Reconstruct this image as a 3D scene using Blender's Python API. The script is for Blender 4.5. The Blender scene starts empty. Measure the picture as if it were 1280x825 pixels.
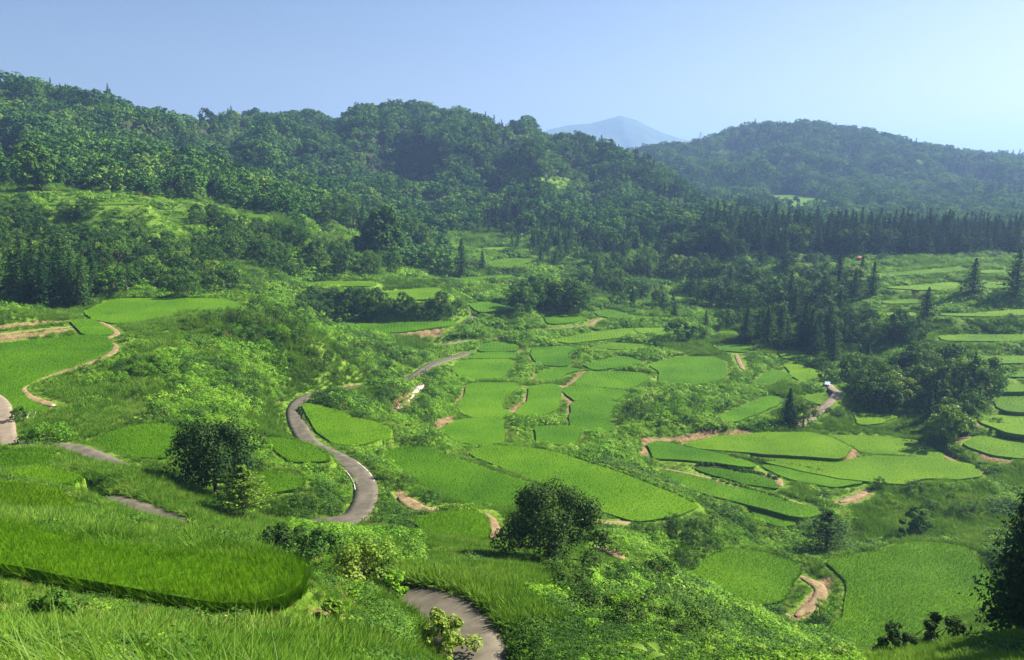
import bpy, math, random
import numpy as np
from mathutils import Vector, Euler

random.seed(7)
rng = np.random.default_rng(11)
scene = bpy.context.scene
COL = scene.collection
R_ = math.radians

# ------------------------------------------------------------------ camera
PITCH = math.atan(207.5 / 1000.0)
F = 1000.0 / 1280.0                       # focal length in picture widths
cam_data = bpy.data.cameras.new('camera')
cam_data.sensor_width = 36.0
cam_data.lens = 36.0 * F
cam_data.clip_start = 0.05
cam_data.clip_end = 30000
cam = bpy.data.objects.new('camera', cam_data)
cam.location = (0, 0, 0)
cam.rotation_euler = (math.pi / 2 - PITCH, 0, 0)
COL.objects.link(cam)
scene.camera = cam

# ------------------------------------------------------------------ world and sun
SUN_AZ, SUN_EL = R_(66), R_(37)           # clockwise from the view direction (+Y), elevation
world = bpy.data.worlds.new('World')
scene.world = world
world.use_nodes = True
wn = world.node_tree
sky = wn.nodes.new('ShaderNodeTexSky')
sky.sky_type = 'NISHITA'
sky.sun_disc = False
sky.sun_elevation = SUN_EL
sky.sun_rotation = SUN_AZ
sky.altitude = 300
sky.air_density = 1.0
sky.dust_density = 1.8
sky.ozone_density = 3.0
bg = wn.nodes['Background']
tint = wn.nodes.new('ShaderNodeMix'); tint.data_type = 'RGBA'; tint.blend_type = 'MULTIPLY'; tint.inputs[0].default_value = 1.0
tint.inputs[7].default_value = (.97, .93, 1.0, 1)
wn.links.new(sky.outputs[0], tint.inputs[6]); wn.links.new(tint.outputs[2], bg.inputs[0])
bg.inputs[1].default_value = 0.038
sun_data = bpy.data.lights.new('sun', 'SUN')
sun_data.energy = 5.0
sun_data.angle = R_(0.5)
sun_data.color = (1.0, 0.90, 0.70)
sun = bpy.data.objects.new('sun', sun_data)
sv = Vector((math.sin(SUN_AZ) * math.cos(SUN_EL), math.cos(SUN_AZ) * math.cos(SUN_EL), math.sin(SUN_EL)))
sun.rotation_euler = sv.to_track_quat('Z', 'Y').to_euler()
sun.location = (60, 40, 80)
COL.objects.link(sun)
scene.view_settings.view_transform = 'Standard'
scene.view_settings.look = 'None'
scene.view_settings.exposure = 1.8
scene.view_settings.gamma = 1.0
cy = scene.cycles
cy.max_bounces = 5
cy.diffuse_bounces = 3
cy.glossy_bounces = 1
cy.transmission_bounces = 3
cy.transparent_max_bounces = 6
cy.volume_bounces = 0
cy.use_denoising = True
cy.sample_clamp_indirect = 6.0

HAZE_DENSITY = 2.05e-4
HAZE_TOP = 375.0

# ------------------------------------------------------------------ pixel geometry (reference photograph 1280 x 825)
cP, sP = math.cos(PITCH), math.sin(PITCH)

def ray(px, py):
    u = (np.asarray(px, float) - 640.0) / 1000.0
    v = -(np.asarray(py, float) - 412.5) / 1000.0
    return u, cP + v * sP, -sP + v * cP

def pt(px, py, R):
    """The point on the sight line of a pixel at forward distance R."""
    x, y, z = ray(px, py)
    t = R / y
    return x * t, y * t, z * t

def on_plane(px, py, zf):
    x, y, z = ray(px, py)
    t = zf / z
    return x * t, y * t

def project(X, Y, Z):
    d = Y * cP - Z * sP
    v = (Y * sP + Z * cP) / np.maximum(d, 1e-3)
    return 640 + 1000 * X / np.maximum(d, 1e-3), 412.5 - 1000 * v

# ------------------------------------------------------------------ small value-noise helper
_perm = rng.random((256, 256))
def vnoise(x, y, s=0):
    x = np.asarray(x, float) + s * 17.31; y = np.asarray(y, float) + s * 9.77
    xi = np.floor(x).astype(int); yi = np.floor(y).astype(int)
    fx = x - xi; fy = y - yi
    fx = fx * fx * (3 - 2 * fx); fy = fy * fy * (3 - 2 * fy)
    a = _perm[xi & 255, yi & 255]; b = _perm[(xi + 1) & 255, yi & 255]
    c = _perm[xi & 255, (yi + 1) & 255]; d = _perm[(xi + 1) & 255, (yi + 1) & 255]
    return (a * (1 - fx) + b * fx) * (1 - fy) + (c * (1 - fx) + d * fx) * fy
def fbm(x, y, o=4, s=0):
    t = 0; a = 0.5; f = 1.0; n = 0
    for k in range(o):
        t = t + a * vnoise(x * f, y * f, s + k); n += a; a *= 0.5; f *= 2.03
    return t / n

# ------------------------------------------------------------------ mesh helpers
def mesh_np(name, V, quads=None, tris=None, mats=(), attrs=None, smooth=False, midx=None):
    me = bpy.data.meshes.new(name)
    V = np.ascontiguousarray(V, dtype=np.float32)
    me.vertices.add(len(V)); me.vertices.foreach_set('co', V.ravel())
    nq = 0 if quads is None else len(quads); nt = 0 if tris is None else len(tris)
    loops = []
    if nq: loops.append(np.asarray(quads, np.int32).ravel())
    if nt: loops.append(np.asarray(tris, np.int32).ravel())
    L = np.concatenate(loops)
    me.loops.add(len(L)); me.loops.foreach_set('vertex_index', L)
    me.polygons.add(nq + nt)
    st = np.concatenate([np.arange(nq) * 4, nq * 4 + np.arange(nt) * 3]).astype(np.int32)
    me.polygons.foreach_set('loop_start', st)
    if smooth:
        me.polygons.foreach_set('use_smooth', np.ones(nq + nt, bool))
    for m in mats: me.materials.append(m)
    if midx is not None:
        me.polygons.foreach_set('material_index', np.asarray(midx, np.int32))
    for k, arr in (attrs or {}).items():
        at = me.attributes.new(k, 'FLOAT', 'POINT')
        at.data.foreach_set('value', np.ascontiguousarray(arr, np.float32))
    me.update(calc_edges=True)
    return me

def link(name, me, parent=None):
    o = bpy.data.objects.new(name, me)
    COL.objects.link(o)
    if parent is not None: o.parent = parent
    return o

def tag(o, label=None, cat=None, group=None, kind=None):
    if label: o['label'] = label
    if cat: o['category'] = cat
    if group: o['group'] = group
    if kind: o['kind'] = kind
    return o

def empty(name, loc):
    o = bpy.data.objects.new(name, None); o.location = loc
    o.empty_display_size = 0.3
    COL.objects.link(o); return o

class Geo:
    """Collects vertices, quads, triangles and one per-vertex value 'leaf'."""
    def __init__(s):
        s.V = []; s.Q = []; s.T = []; s.A = []; s.QM = []; s.TM = []; s.n = 0
    def add(s, V, Q=None, T=None, a=None, m=0):
        V = np.asarray(V, float)
        if Q is not None and len(Q): s.Q.append(np.asarray(Q) + s.n); s.QM.append(np.full(len(Q), m))
        if T is not None and len(T): s.T.append(np.asarray(T) + s.n); s.TM.append(np.full(len(T), m))
        s.V.append(V); s.A.append(np.zeros(len(V)) if a is None else np.broadcast_to(np.asarray(a, float), (len(V),)))
        s.n += len(V)
    def mesh(s, name, mats, smooth=False):
        Q = np.concatenate(s.Q) if s.Q else None; T = np.concatenate(s.T) if s.T else None
        mi = np.concatenate(s.QM + s.TM)
        return mesh_np(name, np.concatenate(s.V), Q, T, mats, {'leaf': np.concatenate(s.A)}, smooth, mi)

def unit(v):
    return v / np.maximum(np.linalg.norm(v, axis=-1, keepdims=True), 1e-9)

def leaves(C, N, size, aspect=0.55, r=None, fold=0.0):
    """Rhombic leaves at C facing N; size per leaf."""
    r = r or rng
    n = len(C); N = unit(N)
    T = unit(np.cross(N, r.normal(size=(n, 3)))); B = np.cross(N, T)
    size = np.broadcast_to(np.asarray(size, float), (n,))[:, None]
    V = np.stack([C - T * size * .5, C + B * size * aspect * .5 + N * size * fold, C + T * size * .5, C - B * size * aspect * .5 + N * size * fold], 1).reshape(-1, 3)
    Q = np.arange(n * 4).reshape(n, 4)
    return V, Q, np.repeat(r.random(n), 4)

def blades(base, lean, h, w, segs=2, droop=0.5, r=None):
    """Curved tapering grass blades: base (n,3), lean direction (n,2), height, width."""
    r = r or rng
    n = len(base)
    h = np.broadcast_to(np.asarray(h, float), (n,)); w = np.broadcast_to(np.asarray(w, float), (n,))
    side = np.stack([-lean[:, 1], lean[:, 0], np.zeros(n)], 1)
    tw = r.random(n) * math.pi
    fw = np.stack([lean[:, 0], lean[:, 1], np.zeros(n)], 1)
    sd = unit(side * np.cos(tw)[:, None] + fw * np.sin(tw)[:, None])
    k = r.random(n) * droop
    rows = []
    for i in range(segs + 1):
        t = i / segs
        p = base + fw * (h * (t ** 1.8) * (0.15 + k))[:, None]
        p = p + np.array([0, 0, 1.0]) * (h * (t - 0.45 * k * t ** 3))[:, None]
        ww = w * (1 - t ** 1.5) * 0.5 + w * 0.02
        rows += [p - sd * ww[:, None], p + sd * ww[:, None]]
    V = np.stack(rows, 1).reshape(-1, 3); m = 2 * (segs + 1)
    o = (np.arange(n) * m)[:, None]
    Q = np.concatenate([np.stack([o[:, 0] + 2 * i, o[:, 0] + 2 * i + 1, o[:, 0] + 2 * i + 3, o[:, 0] + 2 * i + 2], 1) for i in range(segs)])
    return V, Q, np.repeat(r.random(n), m)

def tube(P, rad, sides=6):
    P = np.asarray(P, float); n = len(P); rad = np.broadcast_to(np.asarray(rad, float), (n,))
    D = np.gradient(P, axis=0); D = unit(D)
    ref = np.where(np.abs(D[:, 2:3]) > .9, np.array([[1., 0, 0]]), np.array([[0, 0, 1.]]))
    S = unit(np.cross(D, ref)); U = np.cross(S, D)
    a = np.linspace(0, 2 * math.pi, sides, endpoint=False)
    V = (P[:, None] + rad[:, None, None] * (S[:, None] * np.cos(a)[None, :, None] + U[:, None] * np.sin(a)[None, :, None])).reshape(-1, 3)
    Q = []
    for i in range(n - 1):
        for j in range(sides):
            k = (j + 1) % sides
            Q.append((i * sides + j, i * sides + k, (i + 1) * sides + k, (i + 1) * sides + j))
    return V, np.array(Q)

def box(c, s, rot=0.0):
    c = np.asarray(c, float); s = np.asarray(s, float) / 2
    K = np.array([(-1, -1, -1), (1, -1, -1), (1, 1, -1), (-1, 1, -1), (-1, -1, 1), (1, -1, 1), (1, 1, 1), (-1, 1, 1)], float) * s
    co, si = math.cos(rot), math.sin(rot)
    K = np.stack([K[:, 0] * co - K[:, 1] * si, K[:, 0] * si + K[:, 1] * co, K[:, 2]], 1)
    return K + c, np.array([(0, 3, 2, 1), (4, 5, 6, 7), (0, 1, 5, 4), (1, 2, 6, 5), (2, 3, 7, 6), (3, 0, 4, 7)])

# ------------------------------------------------------------------ materials
def nodes_of(name):
    m = bpy.data.materials.new(name); m.use_nodes = True
    nt = m.node_tree; nt.nodes.clear()
    return m, nt, nt.nodes.new, nt.links.new

def ramp(nt, cols):
    r = nt.nodes.new('ShaderNodeValToRGB')
    while len(r.color_ramp.elements) > 1: r.color_ramp.elements.remove(r.color_ramp.elements[-1])
    r.color_ramp.elements[0].position = cols[0][0]; r.color_ramp.elements[0].color = (*cols[0][1], 1)
    for p, c in cols[1:]:
        e = r.color_ramp.elements.new(p); e.color = (*c, 1)
    return r

def leaf_mat(name, cols, trans=0.35, rough=0.5, spec=0.25, wleaf=0.55, tint=(1.15, 1.1, 0.5), patch=.14):
    """Foliage: colour from a ramp driven by the leaf's and the plant's own random value; part of the light passes through."""
    m, nt, N, L = nodes_of(name)
    at = N('ShaderNodeAttribute'); at.attribute_name = 'leaf'
    oi = N('ShaderNodeObjectInfo')
    mx = N('ShaderNodeMix'); mx.data_type = 'FLOAT'
    mx.inputs[0].default_value = wleaf
    L(oi.outputs['Random'], mx.inputs[2]); L(at.outputs['Fac'], mx.inputs[3])
    ge = N('ShaderNodeNewGeometry'); nz = N('ShaderNodeTexNoise'); nz.inputs['Scale'].default_value = patch; nz.inputs['Detail'].default_value = 3
    L(ge.outputs['Position'], nz.inputs['Vector'])
    ma = N('ShaderNodeMath'); ma.operation = 'MULTIPLY_ADD'; ma.inputs[1].default_value = 1.3; ma.inputs[2].default_value = -.65
    L(nz.outputs['Fac'], ma.inputs[0])
    ms_ = N('ShaderNodeMath'); ms_.operation = 'ADD'; L(ma.outputs[0], ms_.inputs[0]); L(mx.outputs[0], ms_.inputs[1])
    rp = ramp(nt, cols); L(ms_.outputs[0], rp.inputs[0])
    pb = N('ShaderNodeBsdfPrincipled')
    pb.inputs['Roughness'].default_value = rough
    pb.inputs['Specular IOR Level'].default_value = spec
    L(rp.outputs[0], pb.inputs['Base Color'])
    tr = N('ShaderNodeBsdfTranslucent')
    mu = N('ShaderNodeMix'); mu.data_type = 'RGBA'; mu.blend_type = 'MULTIPLY'; mu.inputs[0].default_value = 1.0
    L(rp.outputs[0], mu.inputs[6]); mu.inputs[7].default_value = (*tint, 1)
    L(mu.outputs[2], tr.inputs[0])
    ms = N('ShaderNodeMixShader'); ms.inputs[0].default_value = trans
    L(pb.outputs[0], ms.inputs[1]); L(tr.outputs[0], ms.inputs[2])
    o = N('ShaderNodeOutputMaterial'); L(ms.outputs[0], o.inputs[0])
    return m

def noise_mat(name, cols, scale=1.0, detail=6, rough=0.85, bump=0.0, bscale=None, spec=0.2, coord='Object'):
    m, nt, N, L = nodes_of(name)
    tc = N('ShaderNodeTexCoord')
    nz = N('ShaderNodeTexNoise'); nz.inputs['Scale'].default_value = scale; nz.inputs['Detail'].default_value = detail
    nz.inputs['Roughness'].default_value = 0.65
    L(tc.outputs[coord], nz.inputs['Vector'])
    rp = ramp(nt, cols); L(nz.outputs['Fac'], rp.inputs[0])
    pb = N('ShaderNodeBsdfPrincipled'); pb.inputs['Roughness'].default_value = rough
    pb.inputs['Specular IOR Level'].default_value = spec
    L(rp.outputs[0], pb.inputs['Base Color'])
    if bump:
        n2 = N('ShaderNodeTexNoise'); n2.inputs['Scale'].default_value = bscale or scale * 4; n2.inputs['Detail'].default_value = 4
        L(tc.outputs[coord], n2.inputs['Vector'])
        b = N('ShaderNodeBump'); b.inputs['Strength'].default_value = bump; b.inputs['Distance'].default_value = 0.2
        L(n2.outputs['Fac'], b.inputs['Height']); L(b.outputs[0], pb.inputs['Normal'])
    o = N('ShaderNodeOutputMaterial'); L(pb.outputs[0], o.inputs[0])
    return m

M = {}
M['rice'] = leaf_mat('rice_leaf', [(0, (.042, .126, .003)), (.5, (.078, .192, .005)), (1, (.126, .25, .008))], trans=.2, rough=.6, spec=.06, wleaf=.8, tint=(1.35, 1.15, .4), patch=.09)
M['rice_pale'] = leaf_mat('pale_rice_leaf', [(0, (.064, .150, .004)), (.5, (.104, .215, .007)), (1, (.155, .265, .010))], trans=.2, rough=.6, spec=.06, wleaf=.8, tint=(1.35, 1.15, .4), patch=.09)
M['weed'] = leaf_mat('weed_leaf', [(0, (.058, .155, .011)), (.4, (.120, .285, .018)), (.8, (.18, .335, .030)), (1, (.23, .35, .05))], trans=.28, wleaf=.45, spec=.08, rough=.65)
M['grass'] = leaf_mat('grass_blade', [(0, (.054, .140, .012)), (.5, (.100, .225, .022)), (1, (.18, .29, .05))], trans=.3, wleaf=.5, spec=.08, rough=.65)
M['dry_grass'] = leaf_mat('dry_grass_blade', [(0, (.16, .16, .05)), (1, (.34, .30, .13))], trans=.25, wleaf=.7, spec=.05)
M['tall_grass'] = leaf_mat('tall_grass_blade', [(0, (.06, .15, .015)), (.6, (.11, .22, .02)), (1, (.19, .29, .05))], trans=.45, wleaf=.9)
M['broadleaf'] = leaf_mat('broadleaf_foliage', [(0, (.022, .066, .012)), (.5, (.050, .125, .018)), (1, (.095, .185, .026))], trans=.25, wleaf=.4, spec=.06, rough=.65)
M['dark_broadleaf'] = leaf_mat('dark_broadleaf_foliage', [(0, (.013, .040, .008)), (1, (.052, .110, .016))], trans=.2, wleaf=.6, spec=.08, rough=.65)
M['light_broadleaf'] = leaf_mat('light_broadleaf_foliage', [(0, (.065, .15, .012)), (.6, (.13, .235, .022)), (1, (.22, .30, .055))], trans=.28, wleaf=.6, spec=.1)
M['cedar'] = leaf_mat('cedar_foliage', [(0, (.013, .044, .014)), (.6, (.030, .078, .018)), (1, (.052, .11, .022))], trans=.12, wleaf=.5, spec=.02, rough=.8)
M['forest'] = leaf_mat('forest_foliage', [(0, (.016, .056, .013)), (.4, (.042, .122, .022)), (.75, (.090, .200, .032)), (1, (.15, .25, .045))], trans=.2, wleaf=.3, spec=.02, rough=.8, patch=.03)
M['bark'] = noise_mat('bark', [(.3, (.05, .04, .03)), (.7, (.12, .10, .08))], scale=6, rough=.9)
M['asphalt'] = noise_mat('asphalt', [(.28, (.056, .051, .040)), (.5, (.088, .080, .063)), (.7, (.14, .127, .10))], scale=.55, detail=9, rough=.85, bump=.15, bscale=30)
M['concrete'] = noise_mat('concrete', [(.3, (.42, .38, .31)), (.7, (.58, .54, .45))], scale=1.2, rough=.85)
M['old_concrete'] = noise_mat('old_concrete', [(.3, (.13, .108, .080)), (.7, (.23, .195, .15))], scale=.8, rough=.9)
M['soil'] = noise_mat('soil', [(.3, (.10, .070, .038)), (.5, (.18, .132, .075)), (.75, (.29, .24, .115))], scale=.9, rough=.95, bump=.4, bscale=3)
M['white_paint'] = noise_mat('white_paint', [(.35, (.45, .44, .42)), (.6, (.75, .74, .71))], scale=3, rough=.6)
M['white_cover'] = noise_mat('white_sheet', [(.3, (.70, .70, .70)), (.7, (.80, .80, .79))], scale=2, rough=.6)
M['glass'] = noise_mat('dark_glass', [(0, (.02, .025, .03)), (1, (.03, .035, .04))], rough=.15, spec=.5)
M['rubber'] = noise_mat('rubber', [(0, (.02, .02, .02)), (1, (.03, .03, .03))], rough=.8)
M['red_roof'] = noise_mat('red_roof_sheet', [(.3, (.26, .055, .05)), (.7, (.36, .08, .07))], scale=.8, rough=.6)
M['plank'] = noise_mat('weathered_plank', [(.3, (.10, .085, .07)), (.7, (.20, .17, .14))], scale=2.5, rough=.9)
M['steel'] = noise_mat('galvanised_steel', [(.3, (.25, .26, .27)), (.7, (.36, .37, .38))], scale=3, rough=.5)
M['blue_roof'] = noise_mat('blue_grey_sheet', [(.3, (.20, .27, .36)), (.7, (.28, .36, .46))], scale=1.5, rough=.5)
M['mountain'] = noise_mat('mountain_forest', [(.3, (.02, .05, .022)), (.7, (.05, .095, .035))], scale=.012, detail=8, rough=.95, bump=.6, bscale=.03)

def ground_mat():
    m, nt, N, L = nodes_of('ground_cover')
    tc = N('ShaderNodeTexCoord')
    nz = N('ShaderNodeTexNoise'); nz.inputs['Scale'].default_value = .35; nz.inputs['Detail'].default_value = 9; nz.inputs['Roughness'].default_value = .7
    L(tc.outputs['Object'], nz.inputs['Vector'])
    g = ramp(nt, [(.25, (.045, .095, .010)), (.5, (.095, .175, .018)), (.75, (.15, .22, .030))]); L(nz.outputs['Fac'], g.inputs[0])
    s = ramp(nt, [(.3, (.095, .064, .032)), (.5, (.165, .115, .062)), (.75, (.26, .21, .10))])
    n2 = N('ShaderNodeTexNoise'); n2.inputs['Scale'].default_value = .8; n2.inputs['Detail'].default_value = 7
    L(tc.outputs['Object'], n2.inputs['Vector']); L(n2.outputs['Fac'], s.inputs[0])
    at = N('ShaderNodeAttribute'); at.attribute_name = 'soil'
    n3 = N('ShaderNodeMath'); n3.operation = 'MULTIPLY_ADD'; n3.inputs[1].default_value = 1.6; n3.inputs[2].default_value = -0.8
    L(n2.outputs['Fac'], n3.inputs[0])
    ad = N('ShaderNodeMath'); ad.operation = 'ADD'; L(at.outputs['Fac'], ad.inputs[0]); L(n3.outputs[0], ad.inputs[1])
    mr = N('ShaderNodeMapRange'); mr.inputs[1].default_value = .35; mr.inputs[2].default_value = .6; L(ad.outputs[0], mr.inputs[0])
    mx = N('ShaderNodeMix'); mx.data_type = 'RGBA'
    L(mr.outputs[0], mx.inputs[0]); L(g.outputs[0], mx.inputs[6]); L(s.outputs[0], mx.inputs[7])
    pb = N('ShaderNodeBsdfPrincipled'); pb.inputs['Roughness'].default_value = .95; pb.inputs['Specular IOR Level'].default_value = .1
    fl = N('ShaderNodeAttribute'); fl.attribute_name = 'litter'
    m2 = N('ShaderNodeMix'); m2.data_type = 'RGBA'; L(fl.outputs['Fac'], m2.inputs[0]); L(mx.outputs[2], m2.inputs[6]); m2.inputs[7].default_value = (.035, .050, .018, 1)
    L(m2.outputs[2], pb.inputs['Base Color'])
    b = N('ShaderNodeBump'); b.inputs['Strength'].default_value = .7; b.inputs['Distance'].default_value = .4
    n4 = N('ShaderNodeTexNoise'); n4.inputs['Scale'].default_value = 2.2; n4.inputs['Detail'].default_value = 5
    L(tc.outputs['Object'], n4.inputs['Vector'])
    L(n4.outputs['Fac'], b.inputs['Height']); L(b.outputs[0], pb.inputs['Normal'])
    o = N('ShaderNodeOutputMaterial'); L(pb.outputs[0], o.inputs[0])
    return m
M['ground'] = ground_mat()
# ================================================================== THE LAND
# control points: pixel of the bare ground and its forward distance in metres
CP = """
0,818,9 150,826,9 300,832,13 450,834,18 560,838,27 565,765,37 588,815,33 512,738,39 650,800,30 650,730,42 750,790,33 850,800,33
1000,838,28 1100,848,25 1250,808,28 1200,820,26 1130,828,31 1200,796,36 1250,776,41 980,800,42 960,775,70 850,785,45 850,760,65
760,720,70 730,700,75 690,708,78 570,655,92 520,700,62 480,700,58 450,690,62 420,670,78 450,715,50 560,700,52 620,715,48 700,750,44
228,663,66 165,637,72 300,668,70 385,655,96 400,610,108 0,655,45 0,690,32 180,715,31 350,720,31 390,730,30 300,775,24
20,625,58 55,592,82 30,575,92 60,557,103 180,550,112 25,520,118 60,460,150 0,500,125 100,410,185 0,408,170 40,385,190 60,388,215 200,387,218
250,430,172 330,400,200 300,381,226 400,440,198 330,470,165 250,480,150 400,480,175 300,520,130 450,470,195 480,500,180
448,590,120 385,555,140 368,522,160 382,497,180 515,472,222 560,449,255 425,530,152 457,628,104 440,652,98
560,600,138 740,605,140 590,540,175 605,500,205 675,500,205 695,545,172 740,520,190 745,493,212 765,475,232 605,460,245 685,445,262
860,463,245 820,520,195 900,500,213 625,433,280 770,432,280 900,436,275 740,416,300 700,399,320 490,410,295 620,384,335 650,400,315
518,368,325 425,355,330 590,347,400 640,328,450 620,311,500 690,395,335 780,394,330 850,370,400 830,340,440 950,380,360 1000,400,320
1000,350,400 1100,320,440 950,318,450 1250,318,430 1150,340,370 1150,360,335 1215,372,305 1180,392,290 1230,422,262 1250,450,240
1250,485,215 1250,530,190 1245,557,178 1120,545,195 1120,480,230 1150,430,265 1060,440,270 970,470,245 1010,498,215 1020,518,205 935,510,205
960,555,180 870,567,172 1080,588,165 920,613,152 1030,690,128 1140,672,135 1180,640,145 1100,640,147 850,660,130 780,660,116 925,720,112
1140,735,108 1220,600,160 1240,650,135 800,690,100 740,670,105 1060,805,92 905,750,104
0,350,232 60,330,280 130,340,270 250,340,290 350,350,310 200,310,310 60,290,310 130,256,340 30,250,330 200,272,350 280,270,365 320,272,380
300,320,330 425,298,420 400,270,430 500,320,440 540,325,450 10,195,430 60,215,420 200,235,410 250,210,470 150,200,480 100,170,540 330,240,480
380,230,550 430,250,560
20,110,650 100,130,660 170,152,720 215,157,760 250,158,820 330,150,850 390,152,880 460,136,920 560,143,920 640,157,900 690,172,870 750,193,840
830,220,760 870,245,690 905,268,620 460,200,720 560,200,740 650,210,700 560,250,620 480,270,560 650,260,600 600,295,530 720,250,620 760,280,560
700,300,520 800,270,560 850,290,510 330,190,640 400,190,700
1000,262,820 1100,262,850 1250,262,850 880,255,850 985,250,900 1050,248,930 900,220,1050 1000,200,1150 1100,215,1100 1200,230,1050 1270,230,1050
780,193,1250 870,184,1350 905,180,1350 945,162,1400 1000,156,1420 1060,167,1420 1130,185,1400 1200,195,1350 1280,203,1320
1400,200,1300 1420,240,1000 1420,318,430 1400,372,305 1400,450,240 1400,557,178 1400,640,145 1420,760,60 1400,790,34
150,795,20 300,803,19 20,785,23 200,776,26 170,583,88 200,592,87 260,614,87 320,642,88 350,655,89 130,600,72 60,612,66 250,650,54 300,668,51 340,686,47 400,702,43 440,716,41 60,650,48 130,655,50
1090,872,45 1090,850,65 1150,852,45 1180,834,60 1230,822,56 1030,868,38
-120,100,650 -150,200,430 -150,290,300 -120,400,190 -120,500,125 -120,600,80 -150,690,33 -150,815,9
"""
C3 = []
for tok in CP.split():
    a, b, c = map(float, tok.split(','))
    C3.append(pt(a, b, c))
# ground hidden in the photograph: under the viewer, behind the ridges, beyond the frame
C3 += [(0, 0, -1.65), (-5, 0, -1.65), (6, 0, -1.8), (0, -12, -1.0), (-12, -12, -1), (12, -12, -1), (-30, -10, 0), (30, -10, -2), (0, 4, -3.4), (-3, 4, -3.1), (4, 4, -4.0), (0, 8, -6.7), (0, 14, -11.2), (-1, 20, -15.4), (4, 9, -7.6), (8, 10, -8.6), (6, 16, -12.6), (3, 22, -16.4),
       (-60, 0, 2), (60, 0, -6), (25, 8, -7.5), (14, 8, -6.5),
       (-500, 1150, 10), (-200, 1250, 0), (40, 1200, -20), (250, 1000, -40), (180, 760, -45), (300, 620, -50), (420, 620, -50), (-700, 900, 40), (500, 1900, -40),
       (0, 1900, -40), (900, 1900, -30), (-900, 1900, 0), (0, 3000, -50), (2500, 3000, -40), (-2500, 3000, -40), (0, 9000, -60), (5000, 9000, -60), (-5000, 9000, -60),
       (900, 700, -30), (-900, 500, 30), (600, 200, -40), (-500, 150, -10)]
C3 = np.array(C3, float)
RC = 7.0
def _phi(d2): return np.sqrt(d2 + RC * RC)
_n = len(C3)
_A = np.zeros((_n + 3, _n + 3))
_d2 = ((C3[:, None, :2] - C3[None, :, :2]) ** 2).sum(-1)
_A[:_n, :_n] = _phi(_d2) - np.eye(_n) * 1.2
_A[:_n, _n] = 1; _A[:_n, _n + 1:] = C3[:, :2] / 1000
_A[_n:, :_n] = _A[:_n, _n:].T
_w = np.linalg.solve(_A, np.concatenate([C3[:, 2], np.zeros(3)]))

def base_h(X, Y, rough=1.0):
    X = np.asarray(X, float); sh = X.shape
    x = X.ravel(); y = np.asarray(Y, float).ravel()
    out = np.empty_like(x)
    for i in range(0, len(x), 40000):
        xs, ys = x[i:i + 40000], y[i:i + 40000]
        d2 = (xs[:, None] - C3[None, :, 0]) ** 2 + (ys[:, None] - C3[None, :, 1]) ** 2
        out[i:i + 40000] = _phi(d2) @ _w[:_n] + _w[_n] + xs / 1000 * _w[_n + 1] + ys / 1000 * _w[_n + 2]
    # spurs and gullies on the wooded hills, small unevenness on the near slopes
    rr = np.hypot(x, y)
    hill = np.clip((y - 470) / 250, 0, 1) * np.clip((out + 55) / 40, 0, 1)
    g = 1 - np.abs(2 * fbm(x / 105 + .3 * fbm(x / 60, y / 60, 2, 9), y / 210, 3, 4) - 1)
    out += hill * np.where(y < 1080, 1 - .8 * np.clip((x - 30) / 80, 0, 1), .35) * (1 - .72 * np.clip((out - 15) / 40, 0, 1)) * (g - .93) * 125
    out += hill * (fbm(x / 38, y / 38, 3, 2) - .5) * 14
    near = np.clip((rr - 12) / 40, 0, 1) * (1 - hill)
    out += rough * near * (fbm(x / 12, y / 12, 3, 21) - .5) * np.clip(rr / 45, .8, 4.0)
    return out.reshape(sh)

# ---- the sheet: a polar grid about a point behind the viewer, finer where nearer
OY = -25.0
rads = [16.0]
while rads[-1] < 9500:
    r = rads[-1]
    rads.append(r * (1.0052 if r < 560 else 1.0085 if r < 1700 else 1.05))
rads = np.array(rads); LR = np.log(rads)
A0, A1, NA = R_(-52), R_(52), 860
angs = np.linspace(A0, A1, NA)
GX = rads[:, None] * np.sin(angs)[None]; GY = OY + rads[:, None] * np.cos(angs)[None]
Zb = base_h(GX, GY)
Zs = base_h(GX, GY, 0.12)                 # the same land without its small lumps: paddies take their level from it

def grid_lookup(arr, X, Y):
    X = np.asarray(X, float); Y = np.asarray(Y, float)
    r = np.hypot(X, Y - OY); a = np.arctan2(X, Y - OY)
    fi = np.interp(np.log(np.maximum(r, 1)), LR, np.arange(len(LR)))
    fj = np.clip((a - A0) / (A1 - A0) * (NA - 1), 0, NA - 1.001)
    fi = np.clip(fi, 0, len(LR) - 1.001)
    i = fi.astype(int); j = fj.astype(int); u = fi - i; v = fj - j
    return (arr[i, j] * (1 - v) + arr[i, j + 1] * v) * (1 - u) + (arr[i + 1, j] * (1 - v) + arr[i + 1, j + 1] * v) * u

_march = np.exp(np.linspace(math.log(3.0), math.log(2500.0), 2600))
def hit(px, py, arr=None, rmin=3.0):
    """Where the sight line of a pixel meets the ground (forward distance at least rmin)."""
    arr = Zb if arr is None else arr
    m = _march[_march >= rmin]
    X, Y, Z = pt(px, py, m)
    below = Z < grid_lookup(arr, X, Y)
    k = int(np.argmax(below)) if below.any() else len(m) - 1
    k2 = max(k - 1, 0)
    R = (m[k] + m[k2]) / 2
    x, y, z = pt(px, py, R)
    return float(x), float(y), float(grid_lookup(arr, x, y))

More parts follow.
